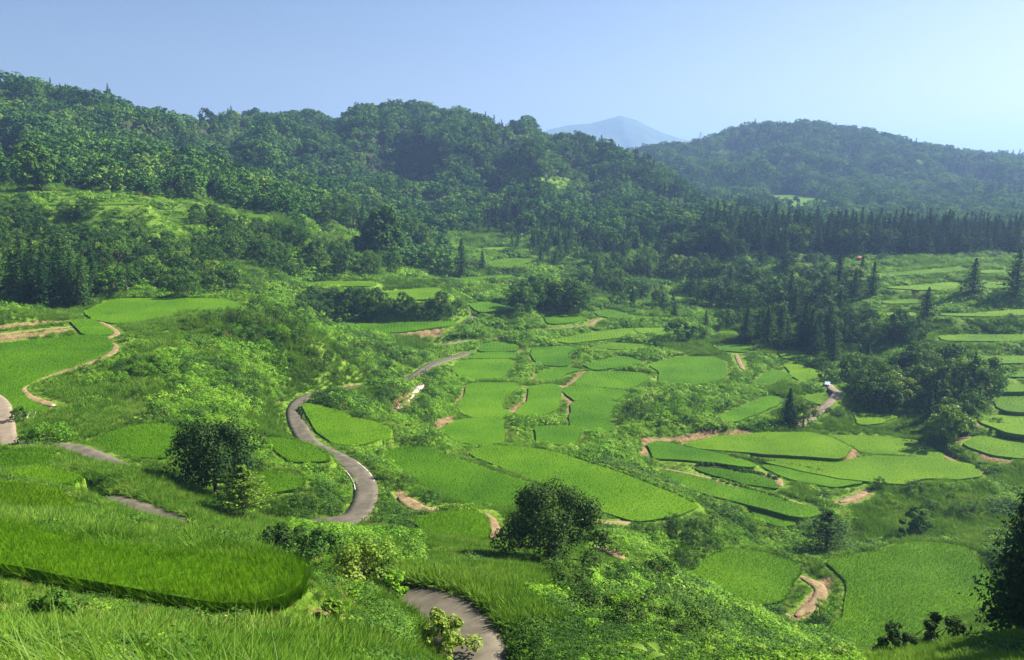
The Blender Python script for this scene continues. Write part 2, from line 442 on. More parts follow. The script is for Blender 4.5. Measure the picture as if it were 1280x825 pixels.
# ------------------------------------------------------------------ paddies: (label, forward distance or 0, colour, row angle, rice height, pixel outline)
PAD = []
def pad(label, s, R=0, mat='rice', ang=None, h=0.55):
    P = [tuple(map(float, t.split(','))) for t in s.split()]
    PAD.append(dict(label=label, P=np.array(P), R=R, mat=mat, ang=ang, h=h))
pad('long nearest rice paddy with a rounded right end and dark front edge', '-60,655 0,663 40,668 90,684 150,692 230,697 320,702 356,706 368,717 362,735 345,747 315,755 270,755 200,744 110,727 40,712 -60,700', 30.6, ang=15, h=.9)
pad('dim grassy paddy at the left edge just above the long nearest paddy', '-30,604 0,603 30,605 70,617 98,633 80,640 40,637 0,632 -30,630', ang=20)
pad('half-moon paddy at the left edge below the grey road', '-20,566 0,566 45,561 65,567 52,578 0,590 -20,592', ang=10)
pad('dark oval paddy beside the half-moon paddy under the left road', '12,591 50,583 82,590 100,595 82,602 38,599', ang=15)
pad('oval paddy left of the dark round roadside tree', '122,551 135,544 160,535 190,531 212,534 222,540 220,562 200,570 170,569 140,560', ang=0)
pad('large curving rice paddy at the left edge with a dirt path round it', '-40,434 0,432 60,425 110,420 128,424 135,433 130,440 95,455 68,463 40,474 22,485 28,495 48,505 58,509 25,510 10,505 0,500 -40,496', ang=70)
pad('narrow paddy strip linking the two large left paddies beside a dirt path', '93,401 112,400 132,410 140,416 118,420 110,416', R=188, ang=40)
pad('broad flat paddy on the left shelf under the cedars with a long straight back edge', '115,392 128,382 150,374 275,374 289,380 283,386 225,393 190,398 152,403 122,398', ang=5)
pad('paddy with a rounded right end enclosed by the looping grey road', '383,505 420,515 430,522 460,527 480,537 470,546 442,555 420,551 402,537 388,520', ang=80)
pad('narrow slanting paddy directly left of the road bend', '337,547 370,552 402,566 407,574 365,576 347,560', ang=30)
pad('small dark paddy right of the round roadside tree', '312,592 345,590 377,600 370,610 325,616', ang=10)
pad('small paddy with a straw verge on its right, above the near road bend', '522,650 550,642 585,640 603,646 611,663 605,671 577,670 540,668', ang=75)
pad('left one of the two biggest valley paddies, split by a thin green bank', '480,567 515,559 535,561 555,570 640,599 662,608 690,620 660,634 620,637 577,629 540,611 494,577', R=136, ang=12)
pad('right one of the two biggest valley paddies, reaching far behind the lone dark tree', '594,567 612,560 655,560 700,568 760,588 830,615 861,629 840,640 793,647 745,632 700,611 648,590', R=140, ang=12)
pad('trapezoid paddy beside the red soil bank under the leafy slope', '552,537 577,525 626,524 622,537 624,552 600,555 575,550', ang=85)
pad('squarish paddy with a scalloped right edge above the trapezoid paddy', '588,481 640,480 644,484 625,498 624,509 640,519 600,521 579,515 577,505 587,493', ang=88)
pad('curved-edge paddy between two green banks in the middle of the terraces', '665,484 690,482 697,490 693,510 668,519 645,516 662,503', ang=85)
pad('small square paddy directly above the back bank of the biggest paddy', '673,535 718,534 720,545 712,556 675,553', ang=85)
pad('lowest of three stepped paddies right of the winding soil bank', '718,503 766,502 757,520 763,530 758,538 722,536 718,520', ang=88)
pad('middle one of three stepped paddies right of the winding soil bank', '707,487 717,484 780,489 765,499 722,500 712,494', ang=0)
pad('upper wide one of three stepped paddies right of the winding soil bank', '725,478 733,465 800,467 806,473 782,485 722,481', ang=0)
pad('striped slanting paddy with dark planting rows beside the leafy right bank', '817,456 850,448 893,447 904,460 900,471 870,479 827,477 830,466', ang=68)
pad('square paddy to the right of the short grey road end', '569,461 580,451 636,450 630,465 622,472 587,475', ang=88)
pad('thin paddy just above the square one by the road end', '588,447 602,442 642,441 638,447', ang=0)
pad('small paddy with a notch at its left, top of the central column', '600,438 608,430 634,429 645,432 640,438', ang=0)
pad('boot-shaped paddy beside the pale bare soil in the middle terraces', '669,445 670,436 700,434 720,435 703,441 711,452 706,456 680,455', ang=80)
pad('small slanted paddy just below the boot-shaped one', '671,476 683,463 705,460 720,462 701,468 689,477', ang=70)
pad('wedge paddy right of the boot-shaped one under a dark hedge bank', '733,456 775,447 786,448 798,453 766,459 747,461', ang=0)
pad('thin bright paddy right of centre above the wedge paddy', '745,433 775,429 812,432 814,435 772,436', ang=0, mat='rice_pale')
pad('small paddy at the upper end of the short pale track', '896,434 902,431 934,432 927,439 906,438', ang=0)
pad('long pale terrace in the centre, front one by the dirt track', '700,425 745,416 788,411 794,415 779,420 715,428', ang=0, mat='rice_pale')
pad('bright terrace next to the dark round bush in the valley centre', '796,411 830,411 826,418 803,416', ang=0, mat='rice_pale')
pad('small curved terrace paddy with a pale rim below the knoll wood', '682,396 721,394 727,399 701,404 688,404', ang=0)
pad('thin paddy in shade right of the knoll wood', '748,390 760,387 785,394 822,397 770,397 753,395', ang=0)
pad('paddy on the green hump beside the pale track, in front of the knoll wood', '589,380 610,378 643,386 602,390', ang=0)
pad('very long narrow paddy along the stony bank left of the pale track', '408,405 450,404 500,404 566,402 556,407 500,414 452,417 416,411', ang=3)
pad('triangular paddy above the dark row of trees, left of centre', '477,374 486,366 510,362 543,360 560,371 520,374', ang=0, mat='rice_pale')
pad('thin long paddy behind the triangular one, near two small cedars', '543,351 567,348 633,344 635,347 585,350', ang=0)
pad('bright little paddy with a dirt rim on the left middle terrace', '390,354 405,352 464,352 461,357 407,357', ang=0, mat='rice_pale')
pad('upper curved paddy at the valley head behind the two small cedars', '610,330 626,324 640,323 666,324 657,329 640,335 621,334', ang=0, mat='rice_pale')
pad('tiny bright paddy at the foot of the tall central hill', '606,310 632,309 639,312 613,313', ang=0, mat='rice_pale')
pad('topmost tiny terrace on the left hillside at the picture edge', '-10,194 24,194 24,196 -10,197', ang=0, mat='rice_pale')
pad('high grassy terrace strip on the left hillside above a green hump', '68,254 120,253 176,253 178,255 120,256 70,256', ang=0, mat='rice_pale')
pad('thin bright terrace under the hump on the left hillside', '172,272 200,271 234,271 235,273 200,274', ang=0, mat='rice_pale')
pad('short terrace strip between tree crowns on the left hillside', '271,269 297,269 297,271 272,272', ang=0, mat='rice_pale')
pad('last small terrace strip at the right of the left hillside row', '313,268 328,268 328,272 314,272', ang=0, mat='rice_pale')
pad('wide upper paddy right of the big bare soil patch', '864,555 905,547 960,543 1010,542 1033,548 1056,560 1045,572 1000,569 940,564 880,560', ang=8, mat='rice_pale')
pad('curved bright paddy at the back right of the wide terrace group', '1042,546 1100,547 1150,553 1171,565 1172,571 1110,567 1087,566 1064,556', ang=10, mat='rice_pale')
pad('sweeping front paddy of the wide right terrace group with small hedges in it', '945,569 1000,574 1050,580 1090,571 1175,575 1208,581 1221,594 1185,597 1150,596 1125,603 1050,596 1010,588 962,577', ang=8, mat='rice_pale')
pad('left paddy of the right terrace group just below the bare soil', '812,556 830,553 857,560 910,571 938,580 935,582 890,576 855,573 822,572', ang=12)
pad('narrow paddy strip below the long dark hedge on the right', '955,582 1000,588 1055,597 1072,602 1040,607 985,597', ang=10)
pad('small paddy boxed in by pale dirt paths on the right terraces', '877,586 886,583 930,591 963,600 968,609 930,602 893,592', ang=12)
pad('long slanting lower paddy below the dirt path on the right terraces', '830,589 850,592 905,606 960,620 1008,633 1018,639 1000,644 940,631 880,614 842,599', ang=15)
pad('thin paddy strip below the long slanting one, behind the spreading conifer', '937,636 992,654 976,656 951,647', ang=15)
pad('four-sided paddy at lower right with an oval left neighbour bank', '854,720 895,697 911,689 950,692 985,703 995,712 984,725 972,748 940,756 905,750 872,737', ang=80)
pad('large lower right paddy with wavy planting rows beside a winding trench', '1042,705 1060,699 1100,693 1130,682 1165,681 1205,687 1220,703 1233,732 1240,747 1205,760 1165,769 1130,794 1095,810 1062,810 1045,785 1062,770 1063,727', ang=78)
pad('flat paddy at the right edge below a low hedge line', '1207,555 1226,545 1300,551 1300,573 1243,569', ang=5, mat='rice_pale')
pad('rough-edged paddy at the right edge with a small bush in it', '1226,526 1246,521 1300,520 1300,544 1256,539', ang=5, mat='rice_pale')
pad('paddy at the right edge with a rounded left end', '1248,500 1263,494 1300,494 1300,514 1261,513 1249,507', ang=5, mat='rice_pale')
pad('narrow paddy strip above the round-ended one at the right edge', '1247,484 1262,482 1300,482 1300,488 1249,488', ang=3, mat='rice_pale')
pad('thin terrace beside the top right corner of the big grove', '1242,466 1300,465 1300,470 1246,470', ang=3)
pad('terrace strip starting at a bare soil spot right of the grove', '1207,449 1245,446 1300,447 1300,453 1212,453', ang=3, mat='rice_pale')
pad('bright strip at the foot of the tall green bank on the right', '1178,420 1300,419 1300,426 1187,425', ang=3, mat='rice_pale')
pad('strip on top of the tall green bank on the right', '1174,393 1230,392 1270,388 1300,388 1300,392 1240,395', ang=3, mat='rice_pale')
pad('yellow-green upper paddy in front of the far cedar wall', '1068,343 1105,342 1160,338 1198,334 1200,338 1170,341 1110,345', ang=2, mat='rice_pale')
pad('second yellow-green paddy in front of the far cedar wall', '1110,359 1150,357 1194,353 1197,361 1150,362', ang=2, mat='rice_pale')
pad('short strip between the two big right cedars, upper', '1230,338 1257,338 1257,341 1230,341', ang=2, mat='rice_pale')
pad('short strip between the two big right cedars, lower', '1231,353 1255,353 1255,360 1231,359', ang=2, mat='rice_pale')
pad('little terrace left of the lone front cedar, upper', '1106,376 1147,374 1147,378 1109,379', ang=2, mat='rice_pale')
pad('little terrace left of the lone front cedar, lower', '1113,392 1140,391 1138,395 1116,395', ang=2, mat='rice_pale')
pad('sunlit strip below the red-roofed hut', '1003,329 1045,328 1048,331 1004,332', ang=2, mat='rice_pale')
pad('small paddy in a clearing of the valley wood', '838,368 862,367 862,374 838,372', ang=2, mat='rice_pale')
pad('tiny paddy behind the dark round bush in the valley centre', '901,415 919,414 917,418 903,418', ang=2, mat='rice_pale')
pad('triangular paddy on the right of the leafy central bank', '948,478 969,462 987,470 980,474 956,481', ang=60)
pad('four-sided paddy above the white sheet by the right track', '985,458 998,457 1025,466 1022,475 1005,477 992,468', ang=20, mat='rice_pale')
pad('small paddy under the row of dark cedars right of centre', '976,438 1009,441 999,449 982,446', ang=10, mat='rice_pale')
pad('long curved paddy below the leafy right-centre bank', '900,521 960,496 972,497 962,508 918,526', ang=60)
pad('small paddy beside the twin-rut track', '1007,496 1036,491 1041,496 1027,505 1013,500', ang=30, mat='rice_pale')
pad('half-shaded paddy below the big grove', '1074,517 1116,520 1101,527 1074,530', ang=5, mat='rice_pale')
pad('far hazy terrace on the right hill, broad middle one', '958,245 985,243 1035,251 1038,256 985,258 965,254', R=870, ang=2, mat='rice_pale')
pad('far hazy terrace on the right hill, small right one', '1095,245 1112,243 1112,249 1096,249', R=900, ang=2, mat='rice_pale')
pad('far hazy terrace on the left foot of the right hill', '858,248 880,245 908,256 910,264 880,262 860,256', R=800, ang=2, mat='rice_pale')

def chaikin(P, n=2, closed=True, k=.12):
    for _ in range(n):
        Q = np.roll(P, -1, 0) if closed else P[1:]
        A = P if closed else P[:-1]
        a = (1 - k) * A + k * Q; b = k * A + (1 - k) * Q
        P2 = np.stack([a, b], 1).reshape(-1, P.shape[1])
        P = P2 if closed else np.concatenate([P[:1], P2, P[-1:]])
    return P

def inside(poly, x, y):
    r = np.zeros(x.shape, bool); n = len(poly)
    for i in range(n):
        x0, y0 = poly[i]; x1, y1 = poly[(i + 1) % n]
        if y0 == y1: continue
        c = (y0 > y) != (y1 > y)
        r ^= c & (x < (x1 - x0) * (y - y0) / (y1 - y0) + x0)
    return r
def seg_dist(P, x, y, closed=True):
    """Distance to a polyline and the running parameter of the nearest point."""
    d = np.full(x.shape, 1e9); s = np.zeros(x.shape)
    n = len(P) if closed else len(P) - 1
    for i in range(n):
        a = P[i]; b = P[(i + 1) % len(P)]
        ab = b - a; L2 = max(ab @ ab, 1e-9)
        t = np.clip(((x - a[0]) * ab[0] + (y - a[1]) * ab[1]) / L2, 0, 1)
        dd = (x - a[0] - t * ab[0]) ** 2 + (y - a[1] - t * ab[1]) ** 2
        m = dd < d
        d[m] = dd[m]; s[m] = i + t[m]
    return np.sqrt(d), s

NUM = np.zeros_like(Zb); DEN = np.zeros_like(Zb)
core = np.full(Zb.shape, np.nan)          # heights fixed by paddies, roads
dF = np.full(Zb.shape, 50.0)              # distance to the nearest paddy (negative inside)
dP = np.full(Zb.shape, 50.0)              # distance to the nearest road or path edge

for f in PAD:
    c = f['P'].mean(0)
    if f['R']: zf = float(pt(c[0], c[1], f['R'])[2])
    else:
        zs = [hit(*(c + k * (p - c)), Zs)[2] for p in f['P'][::2] for k in (0.0, .55)]
        zf = float(np.median(zs))
    f['z'] = zf
    X, Y = on_plane(f['P'][:, 0], f['P'][:, 1], zf + .35)
    W = chaikin(np.stack([X, Y], 1), 1, True, .10); W = chaikin(W, 1, True, .2)
    W = W.mean(0) + (W - W.mean(0)) * 1.05
    e = unit(np.roll(W, -1, 0) - np.roll(W, 1, 0)); sgn = np.sign(np.sum(W[:, 0] * np.roll(W[:, 1], -1) - W[:, 1] * np.roll(W[:, 0], -1)))
    W = W + sgn * np.stack([e[:, 1], -e[:, 0]], 1) * min(.0045 * W[:, 1].mean(), 1.2)
    q = (fbm(W[:, 0] / 4.5, W[:, 1] / 4.5, 3, 13) - .5) * min(.010 * W[:, 1].mean(), 2.2)
    W = W + sgn * np.stack([e[:, 1], -e[:, 0]], 1) * q[:, None]
    f['W'] = W; f['Rm'] = float(W[:, 1].mean())
    area = .5 * abs(np.sum(W[:, 0] * np.roll(W[:, 1], -1) - W[:, 1] * np.roll(W[:, 0], -1)))
    f['area'] = area
    L = min(max(.03 * f['Rm'], 1.0), 7.0); f['L'] = L
    lo = W.min(0) - 5 * L; hi = W.max(0) + 5 * L
    m = (GX > lo[0]) & (GX < hi[0]) & (GY > lo[1]) & (GY < hi[1])
    if not m.any(): continue
    x, y = GX[m], GY[m]
    d, _ = seg_dist(W, x, y); ins = inside(W, x, y)
    sd = np.where(ins, -d, d)
    dF[m] = np.minimum(dF[m], sd)
    w = 1 / (np.where(ins, .05, d) ** 2 + .05) * np.clip(1 - d / (5 * L), 0, 1) ** 2
    w = np.where(ins, 1e4, w)
    NUM[m] += w * (zf + .08 - Zb[m]) ; DEN[m] += w
    rim = (sd >= 0) & (sd < min(.0045 * f['Rm'], .9)); cm = core[m]; cm[rim & np.isnan(cm)] = zf + .05; cm[ins] = zf - .35; core[m] = cm
LW = 1 / np.clip(.030 * np.hypot(GX, GY), 1.0, 8.0) ** 2

# ------------------------------------------------------------------ roads, paths: (name, label-less, width, material, pixels with optional distance)
WAYS = []
def way(name, width, mat, s, lift=.10):
    P = []
    for t in s.split():
        q = list(map(float, t.split(',')))
        P.append(pt(*q) if len(q) == 3 else hit(q[0], q[1], Zt))
    P = np.array(P, float)
    P = chaikin(P, 3, closed=False, k=.25)
    # even spacing, smooth grade
    seg = np.r_[0, np.cumsum(np.linalg.norm(np.diff(P[:, :2], axis=0), axis=1))]
    n = max(int(seg[-1] / max(width * .35, .5)), 4)
    t = np.linspace(0, seg[-1], n)
    P = np.stack([np.interp(t, seg, P[:, k]) for k in range(3)], 1)
    z = P[:, 2].copy()
    for _ in range(12): z[1:-1] = .25 * z[:-2] + .5 * z[1:-1] + .25 * z[2:]
    P[:, 2] = z
    WAYS.append(dict(name=name, w=width, mat=mat, P=P, lift=lift))
Zt = Zb + NUM / (DEN + LW)
way('road', 3.3, 'asphalt', '590,870,29 591,845,31 589,820,33 584,798,34.5 573,776,36 553,760,37.5 530,749,38.5 505,743,39 470,752,39.5 430,748,42 360,731,47 290,700,56 228,664,66 200,650,69 165,637,72 130,624,75 100,625,78 60,640,80')
way('road', 2.8, 'asphalt', '-60,560,104 0,557,105 60,557,104 88,560,103 112,567,101 145,581,98 200,612,96 260,642,95 320,664,95 360,664,95.5 392,657,96.5')
way('road', 2.6, 'old_concrete', '-30,488,132 0,500,126 5,520,118 7,540,110 10,556,104')
way('road', 3.5, 'asphalt', '385,658,96 400,656,96.8 418,654,97.5 440,648,98.5 452,636,102 458,620,108 457,605,114 448,590,121 432,577,128 408,566,135 388,556,141 377,541,149 369,524,159 368,510,168 376,499,178 395,492,185 430,487,193 470,480,205 505,476,215 520,470,224 530,461,234 545,453,246 560,449,256 568,447,262 585,441,270')
way('path', 2.4, 'old_concrete', '530,428,290 545,424,292 562,415,298 583,402,312 597,392,322 592,386,332')
way('road', 4.0, 'old_concrete', '552,433,282 566,429,285 590,427,288')
way('path', 2.6, 'soil', '560,323,455 540,325,450 525,327,443 511,332,425 504,339,405 506,346,392')
way('path', 3.0, 'soil', '392,290,428 410,295,421 430,298,416 455,299,414')
way('path', 2.2, 'soil', '640,417,300 665,414,303 690,411,306 720,409,308 738,406,312 742,401,318 752,398,322')
way('path', 2.3, 'old_concrete', '993,533,196 1003,528,198 1015,521,202 1028,511,207 1040,499,212 1048,491,217 1040,486,222 1034,480,228')
way('path', 1.5, 'soil', '920,443 923,451 929,462')
way('path', 1.6, 'soil', '118,402 124,403 135,408 147,417 141,420 125,425 140,430 145,434 139,443 110,454 78,464 40,476 23,485 33,496 52,502 70,508')
way('path', 1.3, 'soil', '-30,421 0,417 30,414 60,411 90,408')
way('path', 1.5, 'soil', '826,586 850,590 905,604 960,619 1012,634')
way('path', 1.5, 'soil', '866,586 880,580 930,587 972,598 976,608')
way('path', 1.6, 'soil', '735,652 760,654 788,653')
way('path', 1.6, 'soil', '745,684 765,690 780,700')
way('path', 1.8, 'soil', '606,642 613,652 617,665 615,674')
way('path', 2.2, 'soil', '500,620 520,634 542,638 560,636')
way('path', 1.8, 'soil', '1050,628 1070,622 1082,615')
way('path', 1.5, 'soil', '1172,566 1190,575 1215,586 1235,592')
way('path', 1.0, 'soil', '466,412 520,411 556,408 572,402')
way('path', 1.8, 'soil', '1000,720 1030,735 1020,755 995,770')
for wdef in WAYS:
    P = wdef['P']; w2 = wdef['w'] / 2
    lo = P[:, :2].min(0) - 30; hi = P[:, :2].max(0) + 30
    m = (GX > lo[0]) & (GX < hi[0]) & (GY > lo[1]) & (GY < hi[1])
    x, y = GX[m], GY[m]
    d, s = seg_dist(P[:, :2], x, y, closed=False)
    zr = np.interp(s, np.arange(len(P)), P[:, 2])
    e = d - w2
    dP[m] = np.minimum(dP[m], e - (.45 if wdef['w'] < 2.5 else 0))
    L = min(max(.02 * P[:, 1].mean(), .8), 5.0)
    w = 1 / (np.maximum(e, .05) ** 2 + .05) * np.clip(1 - e / (5 * L), 0, 1) ** 2
    NUM[m] += w * (zr - Zb[m]); DEN[m] += w
    cr = e < .15
    cm = core[m]; cm[cr & np.isnan(cm)] = (zr - .12)[cr & np.isnan(cm)]; core[m] = cm
Zt = Zb + NUM / (DEN + LW)
Zt = np.where(np.isnan(core), Zt, core)

# bare soil: (width px-free metres, pixels)
SOIL = np.zeros_like(Zt)
def soil(w, s, amt=1.0):
    P = np.array([hit(*map(float, t.split(',')), Zt)[:2] for t in s.split()])
    lo = P.min(0) - 3 * w - 3; hi = P.max(0) + 3 * w + 3
    m = (GX > lo[0]) & (GX < hi[0]) & (GY > lo[1]) & (GY < hi[1])
    d, _ = seg_dist(P, GX[m], GY[m], closed=False)
    SOIL[m] = np.maximum(SOIL[m], amt * np.clip(1.25 - d / w, 0, 1))
soil(2.2, '806,551 830,550 855,549 872,541 890,537 915,540 935,542'); soil(2.6, '850,551 868,546 884,541'); soil(1.2, '808,552 806,560 804,570')
soil(1.5, '542,534 556,527 575,522'); soil(1.2, '572,503 583,493 585,482'); soil(1.2, '640,513 650,504 663,493')
soil(1.2, '703,485 712,478 722,470 730,464'); soil(1.2, '705,490 712,502 714,518 712,530'); soil(1.6, '652,462 660,457 664,470 660,478'); soil(.9, '650,436 653,440')
soil(1.2, '1056,575 1066,570 1076,564'); soil(1.8, '1175,565 1190,575 1215,588 1235,592'); soil(1.5, '1195,552 1207,546'); soil(1.6, '1230,570 1250,576 1265,580')
soil(1.2, '0,410 40,406 80,402'); soil(1.5, '0,422 50,418 100,414'); soil(1.5, '950,595 972,604'); soil(1.5, '1050,628 1070,624 1082,616')
soil(3, '398,300 408,304 400,296'); soil(2.5, '513,348 522,351 530,352'); soil(3, '600,281 606,278'); soil(2, '480,418 500,419 530,418 550,414')
soil(1.2, '500,618 520,632 545,640'); soil(1.2, '525,690 540,688'); soil(1.0, '800,730 825,731 845,733'); soil(1.2, '36,516 45,508 60,512'); soil(.8, '38,525 45,513')
soil(1.2, '985,775 1005,765 1025,740 1035,725'); soil(1.2, '1220,532 1230,528'); soil(1.6, '283,418 295,420'); soil(1.2, '520,474 500,476 470,480 430,484')
soil(1.2, '517,477 505,497 490,513'); soil(.9, '532,481 518,500 503,514'); soil(.6, '408,772 425,770', .8); soil(.8, '455,650 470,652')
soil(1.5, '1030,497 1020,510 1012,516')

# woodland floor on the hills, open ground in the clearings
def clearing(px, py, *E):
    m = np.zeros(px.shape, bool)
    for cx, cy_, ax, ay in E: m |= ((px - cx) / ax) ** 2 + ((py - cy_) / ay) ** 2 < 1
    return m
HILL_OPEN = [(650, 222, 26, 16), (690, 232, 30, 10), (8, 135, 16, 22), (160, 225, 18, 6), (120, 250, 80, 6), (30, 198, 34, 5), (205, 250, 30, 7),
             (285, 266, 45, 6), (400, 290, 40, 16), (660, 245, 18, 6), (612, 300, 40, 6)]
FAR_OPEN = [(1000, 247, 55, 13), (1100, 246, 22, 9), (885, 255, 32, 14), (905, 195, 26, 6), (1060, 258, 40, 5), (960, 212, 16, 5), (1140, 205, 22, 4)]
def near_hill(px, py, X, Y, Z):
    ok = (Y > 400) | ((px < 420) & (py < 250) & (Y > 372))
    ok &= Y < 1080
    ok &= ~clearing(px, py, *HILL_OPEN)
    ok &= ~((Y < 640) & (py > 292) & (px > 555))
    ok &= ~((py > 268) & (px > 395) & (px < 470) & (Y < 470))
    return ok
def right_hill(px, py, X, Y, Z): return ~clearing(px, py, *FAR_OPEN)
gpx, gpy = project(GX, GY, Zt)
LITTER = np.where(GY < 1080, near_hill(gpx, gpy, GX, GY, Zt), right_hill(gpx, gpy, GX, GY, Zt)).astype(float)

# the sheet itself
nr, na = Zt.shape
idx = np.arange(nr * na).reshape(nr, na)
Qd = np.stack([idx[:-1, :-1], idx[:-1, 1:], idx[1:, 1:], idx[1:, :-1]], -1).reshape(-1, 4)
me = mesh_np('ground', np.stack([GX, GY, Zt], -1).reshape(-1, 3), Qd, None, [M['ground']], {'soil': SOIL.ravel(), 'litter': LITTER.ravel()}, True)
tag(link('ground', me), kind='structure')

# ribbon of a road or path, with sides that go down into the ground
for wdef in WAYS:
    P = wdef['P']; n = len(P)
    T = unit(np.gradient(P[:, :2], axis=0)); S = np.stack([T[:, 1], -T[:, 0]], 1)
    prof = [(-.5, -.6), (-.5, -.03), (-.25, 0), (0, .02), (.25, 0), (.5, -.03), (.5, -.6)]
    run = np.r_[0, np.cumsum(np.linalg.norm(np.diff(P[:, :2], axis=0), axis=1))]
    wob = (np.clip(np.minimum(run, run[-1] - run) / 2.2, .12, 1) ** .6 if wdef['mat'] == 'soil' else 1) + (.38 if wdef['mat'] == 'soil' else .10) * (fbm(P[:, 0] * .6, P[:, 1] * .6, 2, 31) - .5)
    V = []
    for a, b in prof:
        xy = P[:, :2] + S * (a * wdef['w'] * wob)[:, None]
        V.append(np.column_stack([xy, P[:, 2] + (.05 if wdef['mat'] == 'soil' else wdef['lift']) + b]))
    V = np.stack(V, 1).reshape(-1, 3); k = len(prof)
    ii = np.arange(n - 1)[:, None] * k + np.arange(k - 1)[None]
    Q = np.stack([ii, ii + k, ii + k + 1, ii + 1], -1).reshape(-1, 4)
    tag(link(wdef['name'], mesh_np(wdef['name'], V, Q, None, [M[wdef['mat']]], None, False)), kind='structure')
# worn white edge lines on the looping road
def edge_line(wi, side, i0, i1, name='road_marking'):
    P = WAYS[wi]['P']; n = len(P); a, b = int(i0 * n), int(i1 * n)
    T = unit(np.gradient(P[:, :2], axis=0)); S = np.stack([T[:, 1], -T[:, 0]], 1)
    V = []
    for off in (.43, .458):
        V.append(np.column_stack([P[:, :2] + S * side * off * WAYS[wi]['w'], P[:, 2] + WAYS[wi]['lift'] - .012])[a:b])
    V = np.stack(V, 1).reshape(-1, 3)
    ii = np.arange(b - a - 1) * 2
    tag(link(name, mesh_np(name, V, np.stack([ii, ii + 1, ii + 3, ii + 2], 1), None, [M['white_paint']])), kind='structure')
edge_line(3, -1, .10, .30); edge_line(3, 1, .12, .19)

def on_ground(px, py, rmin=3.0): return hit(px, py, Zt, rmin)
def ground_z(x, y): return grid_lookup(Zt, x, y)
# ------------------------------------------------------------------ distant mountain and haze
def build_mountain():
    Rm = 5500.0
    prof = np.array([(560, 196), (620, 184), (690, 160), (715, 155), (738, 154), (755, 149), (775, 143.5), (795, 149), (812, 158), (832, 167), (860, 175), (900, 183), (960, 196)], float)
    X, Y, Z = pt(prof[:, 0], prof[:, 1], Rm)
    xs = np.linspace(X[0] - 500, X[-1] + 500, 200); ys = np.linspace(-900, 900, 90) * 1.3
    h = np.interp(xs, np.r_[X[0] - 500, X, X[-1] + 500], np.r_[-50, Z, -50])
    gx, gy = np.meshgrid(xs, ys, indexing='ij')
    fall = np.clip(1 - np.abs(gy) / 1170, 0, 1) ** 1.15
    z = -58 + (h[:, None] + 58) * fall
    rid = np.abs(fbm(gx / 260, gy / 400, 3, 5) - .5) * 2
    z -= (1 - fall) * fall * rid * 170
    z += (fbm(gx / 24, gy / 24, 3, 8) - .5) * 9
    n, m = z.shape; ix = np.arange(n * m).reshape(n, m)
    Q = np.stack([ix[:-1, :-1], ix[1:, :-1], ix[1:, 1:], ix[:-1, 1:]], -1).reshape(-1, 4)
    tag(link('mountain', mesh_np('mountain', np.stack([gx, gy + Rm, z], -1).reshape(-1, 3), Q, None, [M['mountain']], None, True)), kind='structure')
build_mountain()

def build_haze():
    V, Q = box((0, 4200, (HAZE_TOP - 75) / 2), (21000, 11600, HAZE_TOP + 75))
    m, nt, N, L = nodes_of('haze_air')
    pv = N('ShaderNodeVolumePrincipled')
    pv.inputs['Color'].default_value = (.29, .49, .95, 1)
    pv.inputs['Density'].default_value = HAZE_DENSITY
    pv.inputs['Anisotropy'].default_value = .25
    o = N('ShaderNodeOutputMaterial'); L(pv.outputs[0], o.inputs['Volume'])
    tag(link('haze', mesh_np('haze', V, Q, None, [m])), kind='stuff')
build_haze()

